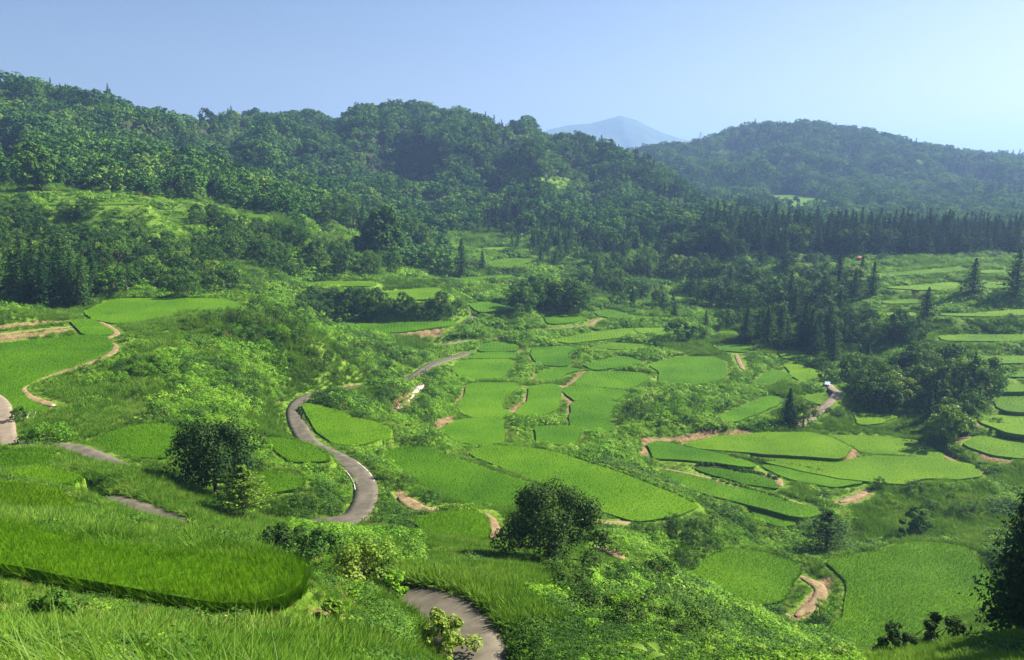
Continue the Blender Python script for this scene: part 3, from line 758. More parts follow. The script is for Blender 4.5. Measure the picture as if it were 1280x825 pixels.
# ------------------------------------------------------------------ rice paddies
def build_paddy(f):
    W = f['W']; zf = f['z']; Rm = f['Rm']; h = f['h']
    g = Geo()
    r = np.random.default_rng(int(abs(W[0, 0] * 31 + W[0, 1] * 17)) % 99991)
    n = len(W)
    inner = (.62 if Rm < 45 else .45 if Rm < 60 else .62 if Rm < 160 else .80) * h
    # canopy sheet: fine grid clipped to the outline, plus the outline wall
    lo, hi = W.min(0), W.max(0)
    step = max(.5, Rm * .004)
    a = math.radians(f['ang'] if f['ang'] is not None else 0)
    ca, sa = math.cos(a), math.sin(a)
    # outline fan made with bmesh triangulation
    import bmesh
    bm = bmesh.new()
    vs = [bm.verts.new((p[0], p[1], zf + inner)) for p in W]
    fc = bm.faces.new(vs)
    bmesh.ops.triangulate(bm, faces=[fc])
    bm.verts.index_update()
    T = np.array([[v.index for v in q.verts] for q in bm.faces]); V = np.array([v.co[:] for v in bm.verts]); bm.free()
    nrm = np.cross(V[T[0, 1]] - V[T[0, 0]], V[T[0, 2]] - V[T[0, 0]])
    if nrm[2] < 0: T = T[:, ::-1]
    tone = .5 * (r.random() - .5)
    g.add(V, None, T, np.clip(.30 + tone, 0, 1))
    low = np.column_stack([W, np.full(n, zf - .6)]); up = np.column_stack([W, np.full(n, zf + inner)])
    i = np.arange(n); j = (i + 1) % n
    g.add(np.concatenate([up, low]), np.stack([i, j, n + j, n + i], 1), None, .1)
    # plants in rows
    if f['area'] < 60000 and Rm < 460:
        sp = max(.30, Rm * .0042); al = max(.15, Rm * .0016)
        big = 1.15 * (math.dist(lo, hi))
        k1 = np.arange(-big / 2, big / 2, sp); k2 = np.arange(-big / 2, big / 2, al)
        A, B = np.meshgrid(k1, k2, indexing='ij')
        A = A + r.normal(0, sp * .10, A.shape); B = B + r.normal(0, al * .30, B.shape)
        c = (lo + hi) / 2
        # rows follow a slow wave, as planted along the bank
        A = A + .9 * np.sin(B / 9.0 + c[0]) * min(1, Rm / 60)
        x = (c[0] + A * ca - B * sa).ravel(); y = (c[1] + A * sa + B * ca).ravel()
        ok = inside(W, x, y); x, y = x[ok], y[ok]
        if len(x):
            patch = fbm(x / 5, y / 5, 3, 3)
            miss = r.random(len(x)) < (.03 + .10 * np.clip((patch - .62) * 6, 0, 1)); x, y, patch = x[~miss], y[~miss], patch[~miss]
            nb = 12 if Rm < 60 else 5 if Rm < 125 else 3
            seg = 2 if Rm < 60 else 1
            px = np.repeat(x, nb); py = np.repeat(y, nb); pp = np.repeat(patch, nb); m = len(px)
            an = r.random(m) * 2 * math.pi
            lean = np.stack([np.cos(an), np.sin(an)], 1)
            spread = sp * .16
            base = np.column_stack([px + lean[:, 0] * spread * r.random(m), py + lean[:, 1] * spread * r.random(m), np.full(m, zf + max(inner - .34 * h, .06))])
            hh = h * ((.60 if Rm < 45 else .80 if Rm < 60 else .64 if Rm < 160 else .50) + .32 * r.random(m)) * (.82 + .36 * pp)
            wd = max(.016, Rm * .00075)
            Vb, Qb, Ab = blades(base, lean, hh, wd * (1 if nb > 5 else 1.35), seg, .3 if Rm < 60 else .7, r)
            Ab = np.clip(.25 + tone + .45 * Ab + .6 * (np.repeat(pp, len(Vb) // m) - .5), 0, 1)
            g.add(Vb, Qb, None, Ab)
    if Rm < 130:
        m = int(np.linalg.norm(np.diff(W, axis=0, append=W[:1]), axis=1).sum() * (170 if Rm < 60 else 16))
        q = r.random(m) * n; i0 = q.astype(int); fr = (q - i0)[:, None]
        p = W[i0] * (1 - fr) + W[(i0 + 1) % n] * fr; p = p + (W.mean(0) - p) * (.012 * r.random(m))[:, None] + r.normal(0, .05, (m, 2))
        an = r.random(m) * 6.28
        Vb, Qb, Ab = blades(np.column_stack([p, np.full(m, zf - (.35 if Rm < 60 else .05))]), np.stack([np.cos(an), np.sin(an)], 1), h * ((1.25 if Rm < 60 else 1.05) + .35 * r.random(m)), max(.022, Rm * .0009), 2, .5, r)
        g.add(Vb, Qb, None, Ab * .7)
    o = link('rice_paddy', g.mesh('rice_paddy', [M[f['mat']]]))
    tag(o, f['label'], 'rice paddy', 'rice paddies on the terraces')
for f in PAD: build_paddy(f)

# ------------------------------------------------------------------ plant kinds used by the ground cover and the far woods (kept out of the scene, shown only through the stuff objects)
def kind_collection(name, meshes):
    c = bpy.data.collections.new(name)
    for i, me in enumerate(meshes):
        c.objects.link(bpy.data.objects.new('%s_%02d' % (name, i), me))
    return c

def mound(seed, nl=150, size=.24, flat=.7, mat='weed'):
    r = np.random.default_rng(seed); g = Geo()
    k = 7
    cen = np.column_stack([r.normal(0, .42, k), r.normal(0, .42, k), r.random(k) * .25]); rad = .35 + .35 * r.random(k)
    w = r.integers(0, k, nl)
    d = unit(r.normal(size=(nl, 3))); d[:, 2] = np.abs(d[:, 2]) * 1.1 + .05; d = unit(d)
    C = cen[w] + d * rad[w][:, None] * (.75 + .3 * r.random(nl))[:, None]
    C[:, 2] *= flat
    V, Q, A = leaves(C, d + r.normal(0, .45, (nl, 3)) + np.array([.25, .1, .8]), size * (.6 + .8 * r.random(nl)), .8, r)
    g.add(V, Q, None, A)
    return g.mesh('leafy_mound', [M[mat]])
def tuft(seed, nb=70, h=1.0, w=.055, spread=.5, mat='grass', droop=.8):
    r = np.random.default_rng(seed); g = Geo()
    an = r.random(nb) * 2 * math.pi; rd = np.sqrt(r.random(nb)) * spread
    lean = np.stack([np.cos(an), np.sin(an)], 1)
    base = np.column_stack([lean * rd[:, None] + r.normal(0, .1, (nb, 2)), np.full(nb, -.1)])
    V, Q, A = blades(base, lean, h * (.5 + .5 * r.random(nb)), w, 2, droop, r)
    g.add(V, Q, None, A)
    return g.mesh('grass_tuft', [M[mat]])
def creeper(seed, nl=130, size=.17, mat='weed'):
    r = np.random.default_rng(seed); g = Geo()
    an = r.random(nl) * 2 * math.pi; rd = np.sqrt(r.random(nl)) * 1.0
    C = np.column_stack([np.cos(an) * rd, np.sin(an) * rd, .05 + .28 * r.random(nl) * (1 - .6 * rd)])
    V, Q, A = leaves(C, r.normal(0, .45, (nl, 3)) + np.array([0, 0, 1.0]), size * (.6 + .8 * r.random(nl)), .85, r)
    g.add(V, Q, None, A)
    return g.mesh('creeper', [M[mat]])
cover_kinds = kind_collection('plant', [
    mound(1, 270, .16), mound(2, 300, .14), mound(3, 200, .21), mound(4, 280, .16, .95),   # 0-3 leafy
    tuft(11, 60, 1., .085), tuft(12, 64, .8, .08, .6), tuft(13, 50, 1.2, .09, .4),                      # 4-6 grassy
    creeper(21, 220, .12), creeper(22, 190, .14),                                                    # 7-8 low leaves
    tuft(31, 70, .5, .085, .8, 'grass', .5),                                              # 9 short turf
    mound(5, 260, .16, .8, 'broadleaf'), mound(6, 260, .17, .8, 'light_broadleaf'),
    tuft(41, 50, .9, .06, .5, 'dry_grass', .9)])                                          # 12 dry stems      # 10 dark, 11 light

def scatter(name, P, kind, rot, scl, coll):
    me = bpy.data.meshes.new(name)
    me.vertices.add(len(P)); me.vertices.foreach_set('co', np.ascontiguousarray(P, np.float32).ravel())
    a = me.attributes.new('kind', 'INT', 'POINT'); a.data.foreach_set('value', np.ascontiguousarray(kind, np.int32))
    a = me.attributes.new('turn', 'FLOAT_VECTOR', 'POINT'); a.data.foreach_set('vector', np.ascontiguousarray(rot, np.float32).ravel())
    a = me.attributes.new('size', 'FLOAT_VECTOR', 'POINT'); a.data.foreach_set('vector', np.ascontiguousarray(scl, np.float32).ravel())
    me.update()
    o = link(name, me)
    ng = bpy.data.node_groups.new(name, 'GeometryNodeTree')
    ng.interface.new_socket('Geometry', in_out='INPUT', socket_type='NodeSocketGeometry')
    ng.interface.new_socket('Geometry', in_out='OUTPUT', socket_type='NodeSocketGeometry')
    N, L = ng.nodes.new, ng.links.new
    gi = N('NodeGroupInput'); go = N('NodeGroupOutput')
    ci = N('GeometryNodeCollectionInfo'); ci.inputs['Collection'].default_value = coll
    ci.inputs['Separate Children'].default_value = True; ci.inputs['Reset Children'].default_value = True
    ip = N('GeometryNodeInstanceOnPoints'); ip.inputs['Pick Instance'].default_value = True
    def att(n, t):
        x = N('GeometryNodeInputNamedAttribute'); x.data_type = t; x.inputs['Name'].default_value = n
        return [s for s in x.outputs if s.enabled and s.name == 'Attribute'][0]
    L(gi.outputs[0], ip.inputs['Points']); L(ci.outputs[0], ip.inputs['Instance'])
    L(att('kind', 'INT'), ip.inputs['Instance Index'])
    L(att('turn', 'FLOAT_VECTOR'), ip.inputs['Rotation'])
    L(att('size', 'FLOAT_VECTOR'), ip.inputs['Scale'])
    L(ip.outputs[0], go.inputs[0])
    md = o.modifiers.new('scatter', 'NODES'); md.node_group = ng
    return o

# ------------------------------------------------------------------ tree makers
def broad_crown(seed, nl=2600, lobes=26, leaf=.42, mat='broadleaf', h=10.0, wd=8.0, low=.22, gap=.0, trunk=True):
    """A broad-leaved tree, base at the origin: returns (trunk mesh, crown mesh)."""
    r = np.random.default_rng(seed)
    tg = Geo()
    P = [(0, 0, -.4), (r.normal(0, .1), r.normal(0, .1), h * .2), (r.normal(0, .25), r.normal(0, .25), h * .45), (r.normal(0, .4), r.normal(0, .4), h * .75)]
    V, Q = tube(P, [h * .032, h * .025, h * .017, h * .006]); tg.add(V, Q)
    cen = []; rad = []
    for i in range(lobes):
        t = (i + .5) / lobes
        z = h * (low + (1 - low) * (.12 + .80 * t ** .85))
        env = wd / 2 * (1 + .22 * math.sin(i * 4.8 + seed)) * (math.sin(math.pi * min(max((z / h - low) / (1 - low), .03) ** .75, .97))) ** .6
        an = i * 2.4 + r.normal(0, .5)
        rr = env * (.42 + .50 * math.sqrt(r.random()))
        c = np.array([math.cos(an) * rr, math.sin(an) * rr, z]); cen.append(c)
        rad.append(wd * (.085 + .095 * r.random()))
        if i % 3 == 0:
            b = np.array([0, 0, h * (.15 + .35 * t)])
            V, Q = tube([b, b * .5 + c * .5 + np.array([0, 0, -.03 * h]), c], [h * .012, h * .008, h * .003], 5); tg.add(V, Q)
    cen = np.array(cen); rad = np.array(rad)
    w = r.integers(0, lobes, nl)
    d = unit(r.normal(size=(nl, 3)) + np.array([0, 0, .25]))
    bumps = 1 + .28 * np.sin(d[:, 0] * 7 + w) * np.sin(d[:, 1] * 6 + 2 * w) * np.sin(d[:, 2] * 5)
    C = cen[w] + d * (rad[w] * bumps * (.70 + .40 * r.random(nl)))[:, None] * np.array([1, 1, .78])
    Nn = d + r.normal(0, .55, (nl, 3)) + np.array([0, 0, .45])
    V, Q, A = leaves(C, Nn, leaf * (.6 + .8 * r.random(nl)), .75, r)
    lobe_tone = r.random(lobes)
    A = np.clip(.65 * A + .35 * np.repeat(lobe_tone[w], 4), 0, 1)
    g = Geo(); g.add(V, Q, None, A)
    return tg.mesh('trunk', [M['bark']], True), g.mesh('crown', [M[mat]])

def cedar_crown(seed, nl=2200, h=14.0, wd=4.6, leaf=.6, low=.08, mat='cedar'):
    r = np.random.default_rng(seed); tg = Geo()
    V, Q = tube([(0, 0, -.4), (0, 0, h * .5), (0, 0, h * .97)], [h * .022, h * .013, h * .002]); tg.add(V, Q)
    nb = 80
    zb = h * (low + (1 - low) * (np.arange(nb) + r.random(nb)) / nb)
    rel = (zb / h - low) / (1 - low)
    env = wd / 2 * np.clip((1 - rel), 0, 1) ** .95 * 1.15 * (1 - .35 * np.clip(.18 - rel, 0, 1) / .18) * (.68 + .5 * r.random(nb)) + .02
    an = np.arange(nb) * 2.39996 + r.normal(0, .3, nb)
    w = r.integers(0, nb, nl); t = r.random(nl) ** .6
    d2 = np.stack([np.cos(an), np.sin(an)], 1)[w]
    sp = wd * .085
    C = np.column_stack([d2 * (env[w] * t)[:, None], zb[w] + env[w] * (.10 * t - .30 * t * t)]) + r.normal(0, 1, (nl, 3)) * (np.array([sp, sp, sp * .8])[None] * np.clip(1.35 - 1.2 * rel[w], .15, 1)[:, None])
    Nn = np.column_stack([d2 * .8, np.full(nl, .7)]) + r.normal(0, .5, (nl, 3))
    V, Q, A = leaves(C, Nn, leaf * (.5 + .8 * r.random(nl)) * np.clip(1.25 - .75 * rel[w], .4, 1), .5, r)
    g = Geo(); g.add(V, Q, None, A)
    return tg.mesh('trunk', [M['bark']], True), g.mesh('crown', [M[mat]])

def tier_crown(seed, h=7.0, wd=8.0, tiers=9, nl=3600, leaf=.34, mat='broadleaf'):
    """Spreading tree whose branches lie in flat layers."""
    r = np.random.default_rng(seed); tg = Geo(); g = Geo()
    V, Q = tube([(0, 0, -.4), (.15, .1, h * .4), (0, .1, h * .92)], [h * .03, h * .02, h * .004]); tg.add(V, Q)
    per = 7
    for i in range(tiers):
        t = i / (tiers - 1)
        z = h * (.16 + .80 * t); R = wd / 2 * (1 - t ** 1.4 * .88) * (.8 + .3 * r.random())
        for j in range(per):
            a = j * 2 * math.pi / per + i * .7 + r.normal(0, .25); L = R * (.65 + .5 * r.random())
            e = np.array([math.cos(a) * L, math.sin(a) * L, z + .10 * L])
            V, Q = tube([(0, 0, z - .05 * h), e * np.array([.5, .5, 1]) + np.array([0, 0, -.04 * L]), e], [.06, .04, .012], 4); tg.add(V, Q)
            n = max(int(nl / (tiers * per) * (L / R)), 8)
            s = r.random(n) ** .7
            side = np.array([-math.sin(a), math.cos(a), 0])
            C = np.array([0, 0, z]) * 1.0 + s[:, None] * (e - np.array([0, 0, z])) + side * (r.normal(0, 1, n) * L * .20 * (1.1 - s * .5))[:, None]
            C[:, 2] += r.normal(0, .018 * h, n)
            V, Q, A = leaves(C, r.normal(0, .35, (n, 3)) + np.array([0, 0, 1.]), leaf * (.5 + .8 * r.random(n)), .6, r)
            g.add(V, Q, None, A)
    return tg.mesh('trunk', [M['bark']], True), g.mesh('crown', [M[mat]])

def plant_tree(name, kit, loc, scl, rot, label, cat, group=None):
    e = empty(name, loc); e.scale = scl; e.rotation_euler = (0, 0, rot)
    tag(e, label, cat, group)
    link('trunk', kit[0], e); link('crown', kit[1], e)
    return e
# ------------------------------------------------------------------ trees one can tell apart
r0 = np.random.default_rng(5)
BROAD = [broad_crown(100 + i, 1900, 24, .55, 'broadleaf', 10, 8.5 + (i % 3), .12) for i in range(7)]
PALE = [broad_crown(140 + i, 1700, 22, .5, 'light_broadleaf', 8, 7.5, .12) for i in range(2)]
CEDAR = [cedar_crown(200 + i, 1700, 14, 4.4 + .5 * (i % 3), .62) for i in range(6)]
PLACED = []
def ground_tree(px, py, hpx, kit, href, name, label, cat, group=None, wide=1.0, rmin=3.0, at=None):
    x, y, z = at or on_ground(px, py, rmin)
    hm = hpx * (y * cP - z * sP) / 1000.0
    s = hm / href
    PLACED.append((x, y, s * 4 * wide))
    return plant_tree(name, kit, (x, y, z - .1), (s * wide, s * wide, s), r0.random() * 6.28, label, cat, group)

# single trees
ground_tree(688, 706, 106, broad_crown(301, 18000, 50, .25, 'dark_broadleaf', 9, 10.2, .03), 9, 'broadleaf_tree', 'lone dark round tree in front of the two biggest paddies', 'tree')
ground_tree(270, 612, 90, broad_crown(302, 12000, 40, .27, 'dark_broadleaf', 8, 9.6, .05), 8, 'broadleaf_tree', 'dark spreading tree beside the oval paddy on the left', 'tree', at=pt(270, 612, 88))
ground_tree(300, 632, 62, tier_crown(303, 5, 7.5, 9, 5200, .3, 'light_broadleaf'), 5, 'layered_tree', 'small light green tree with flat layered branches below the dark spreading tree', 'tree', at=pt(305, 640, 80))
ground_tree(1033, 694, 60, tier_crown(304, 8, 10.5, 11, 5200, .34, 'broadleaf'), 8, 'layered_tree', 'spreading layered tree behind the two lower right paddies', 'tree', wide=1.25)
ground_tree(1142, 674, 42, broad_crown(305, 2600, 20, .35, 'broadleaf', 6, 4.6, .05), 6, 'broadleaf_tree', 'small slim tree behind the large lower right paddy', 'tree')
ground_tree(985, 535, 52, cedar_crown(306, 3800, 10, 5.6, .5, .03), 10, 'cedar_tree', 'dark upright conifer at the lower end of the twin-rut track', 'tree')
ground_tree(1004, 534, 34, broad_crown(307, 2600, 22, .4, 'broadleaf', 7, 8, .05), 7, 'broadleaf_tree', 'rounded green tree pressed against the dark upright conifer', 'tree')
big = cedar_crown(308, 17000, 9, 4.6, .30, .02)
ground_tree(1287, 778, 245, big, 9, 'cedar_tree', 'tall dark conifer cut by the right edge of the picture', 'tree', wide=.88, at=pt(1287, 778, 41))
ground_tree(577, 346, 48, CEDAR[1], 14, 'cedar_tree', 'taller of the two dark cedars standing at the valley head', 'tree', wide=1.5)
ground_tree(563, 334, 22, CEDAR[2], 14, 'cedar_tree', 'slim cedar close behind the taller valley head cedar', 'tree', wide=1.3)
ground_tree(603, 338, 26, CEDAR[3], 14, 'cedar_tree', 'smaller cedar right of the tallest cedar at the valley head', 'tree', wide=1.4)
ground_tree(676, 332, 24, CEDAR[4], 14, 'cedar_tree', 'little dark cedar standing alone behind the knoll wood', 'tree', wide=1.6)
ground_tree(1215, 372, 50, CEDAR[0], 14, 'cedar_tree', 'big broad cedar between the yellow-green paddy strips at right', 'tree', wide=2.0)
ground_tree(1268, 376, 66, CEDAR[5], 14, 'cedar_tree', 'biggest cedar of the strips, at the far right edge', 'tree', wide=1.9)
ground_tree(1158, 396, 38, CEDAR[2], 14, 'cedar_tree', 'front cedar standing on the terrace edge above the big grove', 'tree', wide=1.9)
ground_tree(1090, 372, 46, CEDAR[3], 14, 'cedar_tree', 'pointed dark cedar at the left end of the yellow-green paddies', 'tree', wide=1.5)
ground_tree(1077, 345, 26, CEDAR[1], 14, 'cedar_tree', 'small cedar just in front of the red-roofed hut', 'tree', wide=1.5)
ground_tree(848, 428, 30, BROAD[3], 10, 'broadleaf_tree', 'dark round bushy tree at the end of the long central terrace', 'tree', wide=1.4)
ground_tree(870, 428, 22, BROAD[5], 10, 'broadleaf_tree', 'smaller round tree right of the dark bushy one in the valley centre', 'tree', wide=1.2)
ground_tree(1030, 476, 16, BROAD[2], 10, 'broadleaf_tree', 'round dark bush-like tree above the white sheet', 'tree', wide=1.3)
ground_tree(1183, 553, 48, PALE[0], 8, 'broadleaf_tree', 'pale green tree at the lower right corner of the big grove', 'tree', wide=1.0)
ground_tree(45, 240, 62, broad_crown(310, 4200, 34, .6, 'broadleaf', 10, 7.5, .05), 10, 'broadleaf_tree', 'tall dome-topped tree rising high on the left hillside', 'tree')
ground_tree(480, 330, 72, broad_crown(311, 5200, 44, .55, 'broadleaf', 10, 7.2, .03), 10, 'broadleaf_tree', 'tallest leafy tree of the clump right of the bare upper road', 'tree')
# the tree line that continues beyond the right edge and shades the bank
for i, (px, py, R, hm) in enumerate([(1330, 740, 38, 9.5), (1395, 750, 34, 10.5), (1375, 700, 45, 11), (1450, 790, 33, 15), (1500, 770, 36, 17), (1440, 740, 40, 14), (1540, 800, 31, 16), (1480, 820, 29, 15), (1590, 800, 30, 16)]):
    x, y, z = pt(px, py, R); z = float(ground_z(x, y)); s = hm / 9
    plant_tree('cedar_tree', big, (x, y, z - .2), (s, s, s), i * 2.1, 'dark conifer beyond the right edge beside the cut-off conifer', 'tree', 'conifers outside the right edge')

PLAN = []
def wood(region, count, kinds, hrange, label, group, seed, gap=2.2, rmin=3.0, href={'c': 14, 'b': 10, 'p': 8}):
    """Trees of one wood: their feet are drawn from a region of ground, kept apart; kinds is a string of c (cedar), b (broad), p (pale)."""
    r = np.random.default_rng(seed)
    P = np.array([tuple(map(float, t.split(','))) for t in region.split()])
    lo, hi = P.min(0), P.max(0); got = []; tries = 0
    while len(got) < count and tries < count * 40:
        tries += 1
        q = lo + r.random(2) * (hi - lo)
        if not inside(P, q[:1], q[1:])[0]: continue
        x, y, z = on_ground(q[0], q[1], rmin)
        if grid_lookup(dF, x, y) < 1.6 or grid_lookup(dP, x, y) < 1.5: continue
        if any((x - a) ** 2 + (y - b) ** 2 < gap * gap for a, b in got): continue
        got.append((x, y))
        k = kinds[r.integers(len(kinds))]
        hm = hrange[0] + (hrange[1] - hrange[0]) * r.random()
        if k == 'c': kit = CEDAR[r.integers(len(CEDAR))]; hm *= .95 + .3 * r.random(); wd = 1.3 + .35 * r.random()
        elif k == 'b': kit = BROAD[r.integers(len(BROAD))]; wd = 1.05
        else: kit = PALE[r.integers(len(PALE))]; hm *= .8; wd = 1.1
        s = hm / href[k]
        PLACED.append((x, y, s * 3.5))
        l = label[k] if isinstance(label, dict) else label
        gname = group[k] if isinstance(group, dict) else group
        PLAN.append((hm / y, k, kit, (x, y, z - .2), (s * wd, s * wd, s), r.random() * 6.28, l, gname))
wood('1050,500 1060,470 1100,462 1160,455 1215,462 1238,490 1236,520 1200,540 1150,532 1100,512 1065,505', 40, 'bbbbcbp', (7, 10.5),
     {'c': 'dark conifer standing among the leafy trees of the big right grove', 'b': 'leafy tree of the big rounded grove on the right', 'p': 'paler leafy tree inside the big rounded grove on the right'},
     {'c': 'conifers of the right grove', 'b': 'leafy trees of the right grove', 'p': 'pale trees of the right grove'}, 1, 3.4)
wood('925,428 960,420 1000,422 1045,436 1055,452 1040,455 1000,440 950,434', 22, 'c', (9.5, 13), 'slim dark cedar of the short row between the terraces and the right grove', 'cedars of the short row right of centre', 2, 2.4)
wood('640,385 660,372 700,376 735,388 742,396 700,398 660,394 640,396', 18, 'bbbbbp', (9, 15), {'b': 'leafy tree of the wood on the small knoll in the centre', 'p': 'paler tree of the wood on the small knoll in the centre'}, {'b': 'trees of the knoll wood', 'p': 'pale trees of the knoll wood'}, 3, 3.6, 300)
wood('890,318 960,318 1030,320 1090,321 1160,321 1220,320 1300,322 1300,317 1200,312 1100,311 1000,311 900,312', 64, 'ccccccb', (12, 19.5), {'c': 'tall cedar in the front of the long dark cedar wall at right', 'b': 'leafy tree mixed into the front of the long dark cedar wall at right'}, {'c': 'cedars of the long far wall', 'b': 'leafy trees of the long far wall'}, 4, 4.2, 380)
wood('790,330 860,318 890,322 960,330 1050,350 1080,372 1060,400 1000,402 940,400 890,392 850,372 800,350', 62, 'bbcbcbbp', (9, 15),
     {'c': 'cedar rising among leafy trees in the dark valley wood', 'b': 'leafy tree of the dark valley wood right of centre', 'p': 'pale-crowned tree in the dark valley wood'},
     {'c': 'cedars of the valley wood', 'b': 'leafy trees of the valley wood', 'p': 'pale trees of the valley wood'}, 5, 4.6, 250)
wood('860,400 940,402 1000,405 1080,405 1130,410 1150,428 1090,434 1060,430 1000,415 920,412 880,410', 26, 'bbbc', (6, 10), {'c': 'low cedar on the shaded slope above the short cedar row', 'b': 'leafy tree on the shaded slope above the short cedar row'}, {'c': 'cedars on the shaded slope', 'b': 'leafy trees on the shaded slope'}, 15, 4, 200)
wood('-20,386 20,382 60,388 100,386 125,378 120,366 60,362 -20,366', 17, 'c', (11, 14.5), 'dark cedar of the group at the left edge behind the broad shelf paddy', 'cedars of the left group', 6, 3.0, 190)
wood('130,376 200,374 270,372 300,366 280,350 220,345 150,345 120,355', 24, 'bbbbp', (6, 9.5), {'b': 'leafy tree behind the broad flat paddy on the left shelf', 'p': 'light green tree behind the broad flat paddy on the left shelf'}, {'b': 'trees behind the shelf paddy', 'p': 'light trees behind the shelf paddy'}, 7, 3.6, 190)
wood('0,340 60,318 120,312 170,322 185,330 240,325 250,305 330,305 390,305 410,330 380,350 330,348 300,335 240,340 170,340 100,348 40,352', 56, 'bbbbbbp', (6.5, 10.5), {'b': 'leafy tree on the wooded slope at left above the paddies', 'p': 'bright leafy tree on the wooded slope at left above the paddies'}, {'b': 'trees of the left wooded slope', 'p': 'bright trees of the left wooded slope'}, 8, 4.6, 180)
wood('405,350 400,325 440,315 500,325 500,345 460,348', 16, 'bbbb', (6, 10), 'leafy tree on the bank below the bare upper road', 'trees below the bare upper road', 9, 4, 250)
wood('405,285 430,280 470,312 540,322 552,318 520,292 470,268 420,262', 26, 'bbbbbc', (11, 17), {'b': 'leafy tree of the clump right of the bare upper road', 'c': 'cedar inside the clump right of the bare upper road'}, {'b': 'trees right of the bare upper road', 'c': 'cedars right of the bare upper road'}, 10, 5, 330)
wood('370,398 420,402 500,402 570,400 585,390 560,378 480,380 420,372 370,375', 30, 'bbb', (4, 7), 'low leafy tree in the dark row behind the very long narrow paddy', 'low trees behind the long narrow paddy', 11, 3.2, 270)
wood('650,312 700,306 760,304 830,308 890,316 880,326 800,326 720,322 670,318', 44, 'ccccb', (8, 12), {'c': 'cedar of the dark belt at the foot of the central hill', 'b': 'leafy tree in the dark cedar belt at the foot of the central hill'}, {'c': 'cedars of the central belt', 'b': 'leafy trees of the central belt'}, 12, 5, 400)
wood('690,318 760,325 810,345 800,372 750,370 700,350', 26, 'bbbc', (7, 11), {'b': 'leafy tree of the dark belt behind the knoll wood', 'c': 'small cedar of the dark belt behind the knoll wood'}, {'b': 'trees of the belt behind the knoll', 'c': 'cedars of the belt behind the knoll'}, 16, 4, 340)
wood('750,372 800,365 840,380 850,400 800,392 760,384', 12, 'bbc', (6, 9), {'b': 'leafy tree in the shaded hollow right of the knoll wood', 'c': 'small cedar in the shaded hollow right of the knoll wood'}, {'b': 'trees of the shaded hollow', 'c': 'cedars of the shaded hollow'}, 13, 4, 300)
wood('-10,300 30,292 70,300 130,302 165,300 235,312 300,304 340,296 390,292 380,305 300,312 200,316 100,316 -10,318', 30, 'bbbb', (6, 9), 'leafy tree just under the bright terrace strips on the left hillside', 'trees under the left hillside strips', 14, 5, 220)

wood('-10,268 40,262 62,272 60,288 -10,290', 9, 'bbb', (5, 8), 'dark tree under the green hump at the far left of the hillside', 'trees under the green hump', 17, 3.4, 250)
wood('10,212 120,216 300,218 330,246 270,244 180,236 60,238 10,236', 30, 'bbbb', (5, 9), 'leafy tree scattered between the left hillside strips and the wooded ridge', 'trees between the strips and the ridge', 23, 4, 250)
wood('76,266 118,266 118,280 76,280', 5, 'bb', (4, 6), 'small tree in the gap under the high grassy terrace strip', 'trees under the high strip', 18, 3, 250)
wood('186,240 246,238 252,250 190,250', 7, 'bbc', (5, 8), {'b': 'tree above the right end of the high grassy terrace strip', 'c': 'cedar above the right end of the high grassy terrace strip'}, {'b': 'trees above the high strip', 'c': 'cedars above the high strip'}, 19, 3.4, 250)
wood('240,274 262,274 300,280 330,282 330,290 250,290', 9, 'bbb', (5, 8), 'tree crowding the right end of the left hillside strips', 'trees at the right end of the strips', 20, 3.4, 250)

# the trees that show largest stand one by one, the smallest leafy ones of the far woods make one mass
PLAN.sort(key=lambda t: -t[0])
n_leafy = 0; mass = []
for t in PLAN:
    if t[1] != 'c':
        n_leafy += 1
        if n_leafy > 278: mass.append(t); continue
    plant_tree('cedar_tree' if t[1] == 'c' else 'broadleaf_tree', t[2], t[3], t[4], t[5], t[6], 'tree', t[7])
leafy_kinds = kind_collection('leafy', [k[1] for k in BROAD + PALE])
tag(scatter('woods', np.array([t[3] for t in mass]), np.array([[k[1] for k in BROAD + PALE].index(t[2][1]) for t in mass]), np.array([(0, 0, t[5]) for t in mass]), np.array([t[4] for t in mass]), leafy_kinds),
    'smaller leafy trees filling the far valley woods', None, None, 'stuff')

# ------------------------------------------------------------------ single shrubs, hedges on the paddy banks
def shrub(px, py, wpx, hpx, label, mat='broadleaf', leaf=.16, nl=1600, at=None):
    x, y, z = at or on_ground(px, py)
    k = (y * cP - z * sP) / 1000.0
    w, h = wpx * k, hpx * k
    t, c = broad_crown(int(px * 7 + py), nl, 16, leaf, mat, h, w, .0)
    o = plant_tree('shrub', (t, c), (x, y, z - .05), (1, 1, 1), 0, label, 'shrub')
    PLACED.append((x, y, w / 2))
    return o
shrub(452, 732, 88, 58, 'big yellow-green shrub beside the near road', 'light_broadleaf', .17, 3600)
shrub(400, 694, 70, 30, 'dark leafy shrub at the back corner of the nearest paddy', 'broadleaf', .2, 2200)
shrub(352, 690, 60, 34, 'dark shrub behind the right end of the nearest paddy', 'dark_broadleaf', .2, 2000)
shrub(555, 818, 72, 56, 'yellow-flecked shrub at the left rim of the near road', 'light_broadleaf', .15, 2600)
shrub(415, 778, 34, 30, 'little bright shrub on the mown bank right of the nearest paddy', 'light_broadleaf', .13, 1000)
shrub(492, 752, 40, 42, 'round grassy shrub where the near road disappears', 'weed', .16, 1600)
shrub(68, 776, 58, 38, 'dark leafy shrub in the grass below the nearest paddy', 'broadleaf', .12, 1500)
shrub(240, 668, 24, 22, 'pale shrub at the right end of the visible grey road piece', 'light_broadleaf', .16, 800)
shrub(826, 726, 46, 34, 'round shrub left of the four-sided lower right paddy', 'broadleaf', .22, 1500)
shrub(858, 708, 40, 20, 'low shrub at the back corner of the four-sided lower right paddy', 'broadleaf', .22, 900)
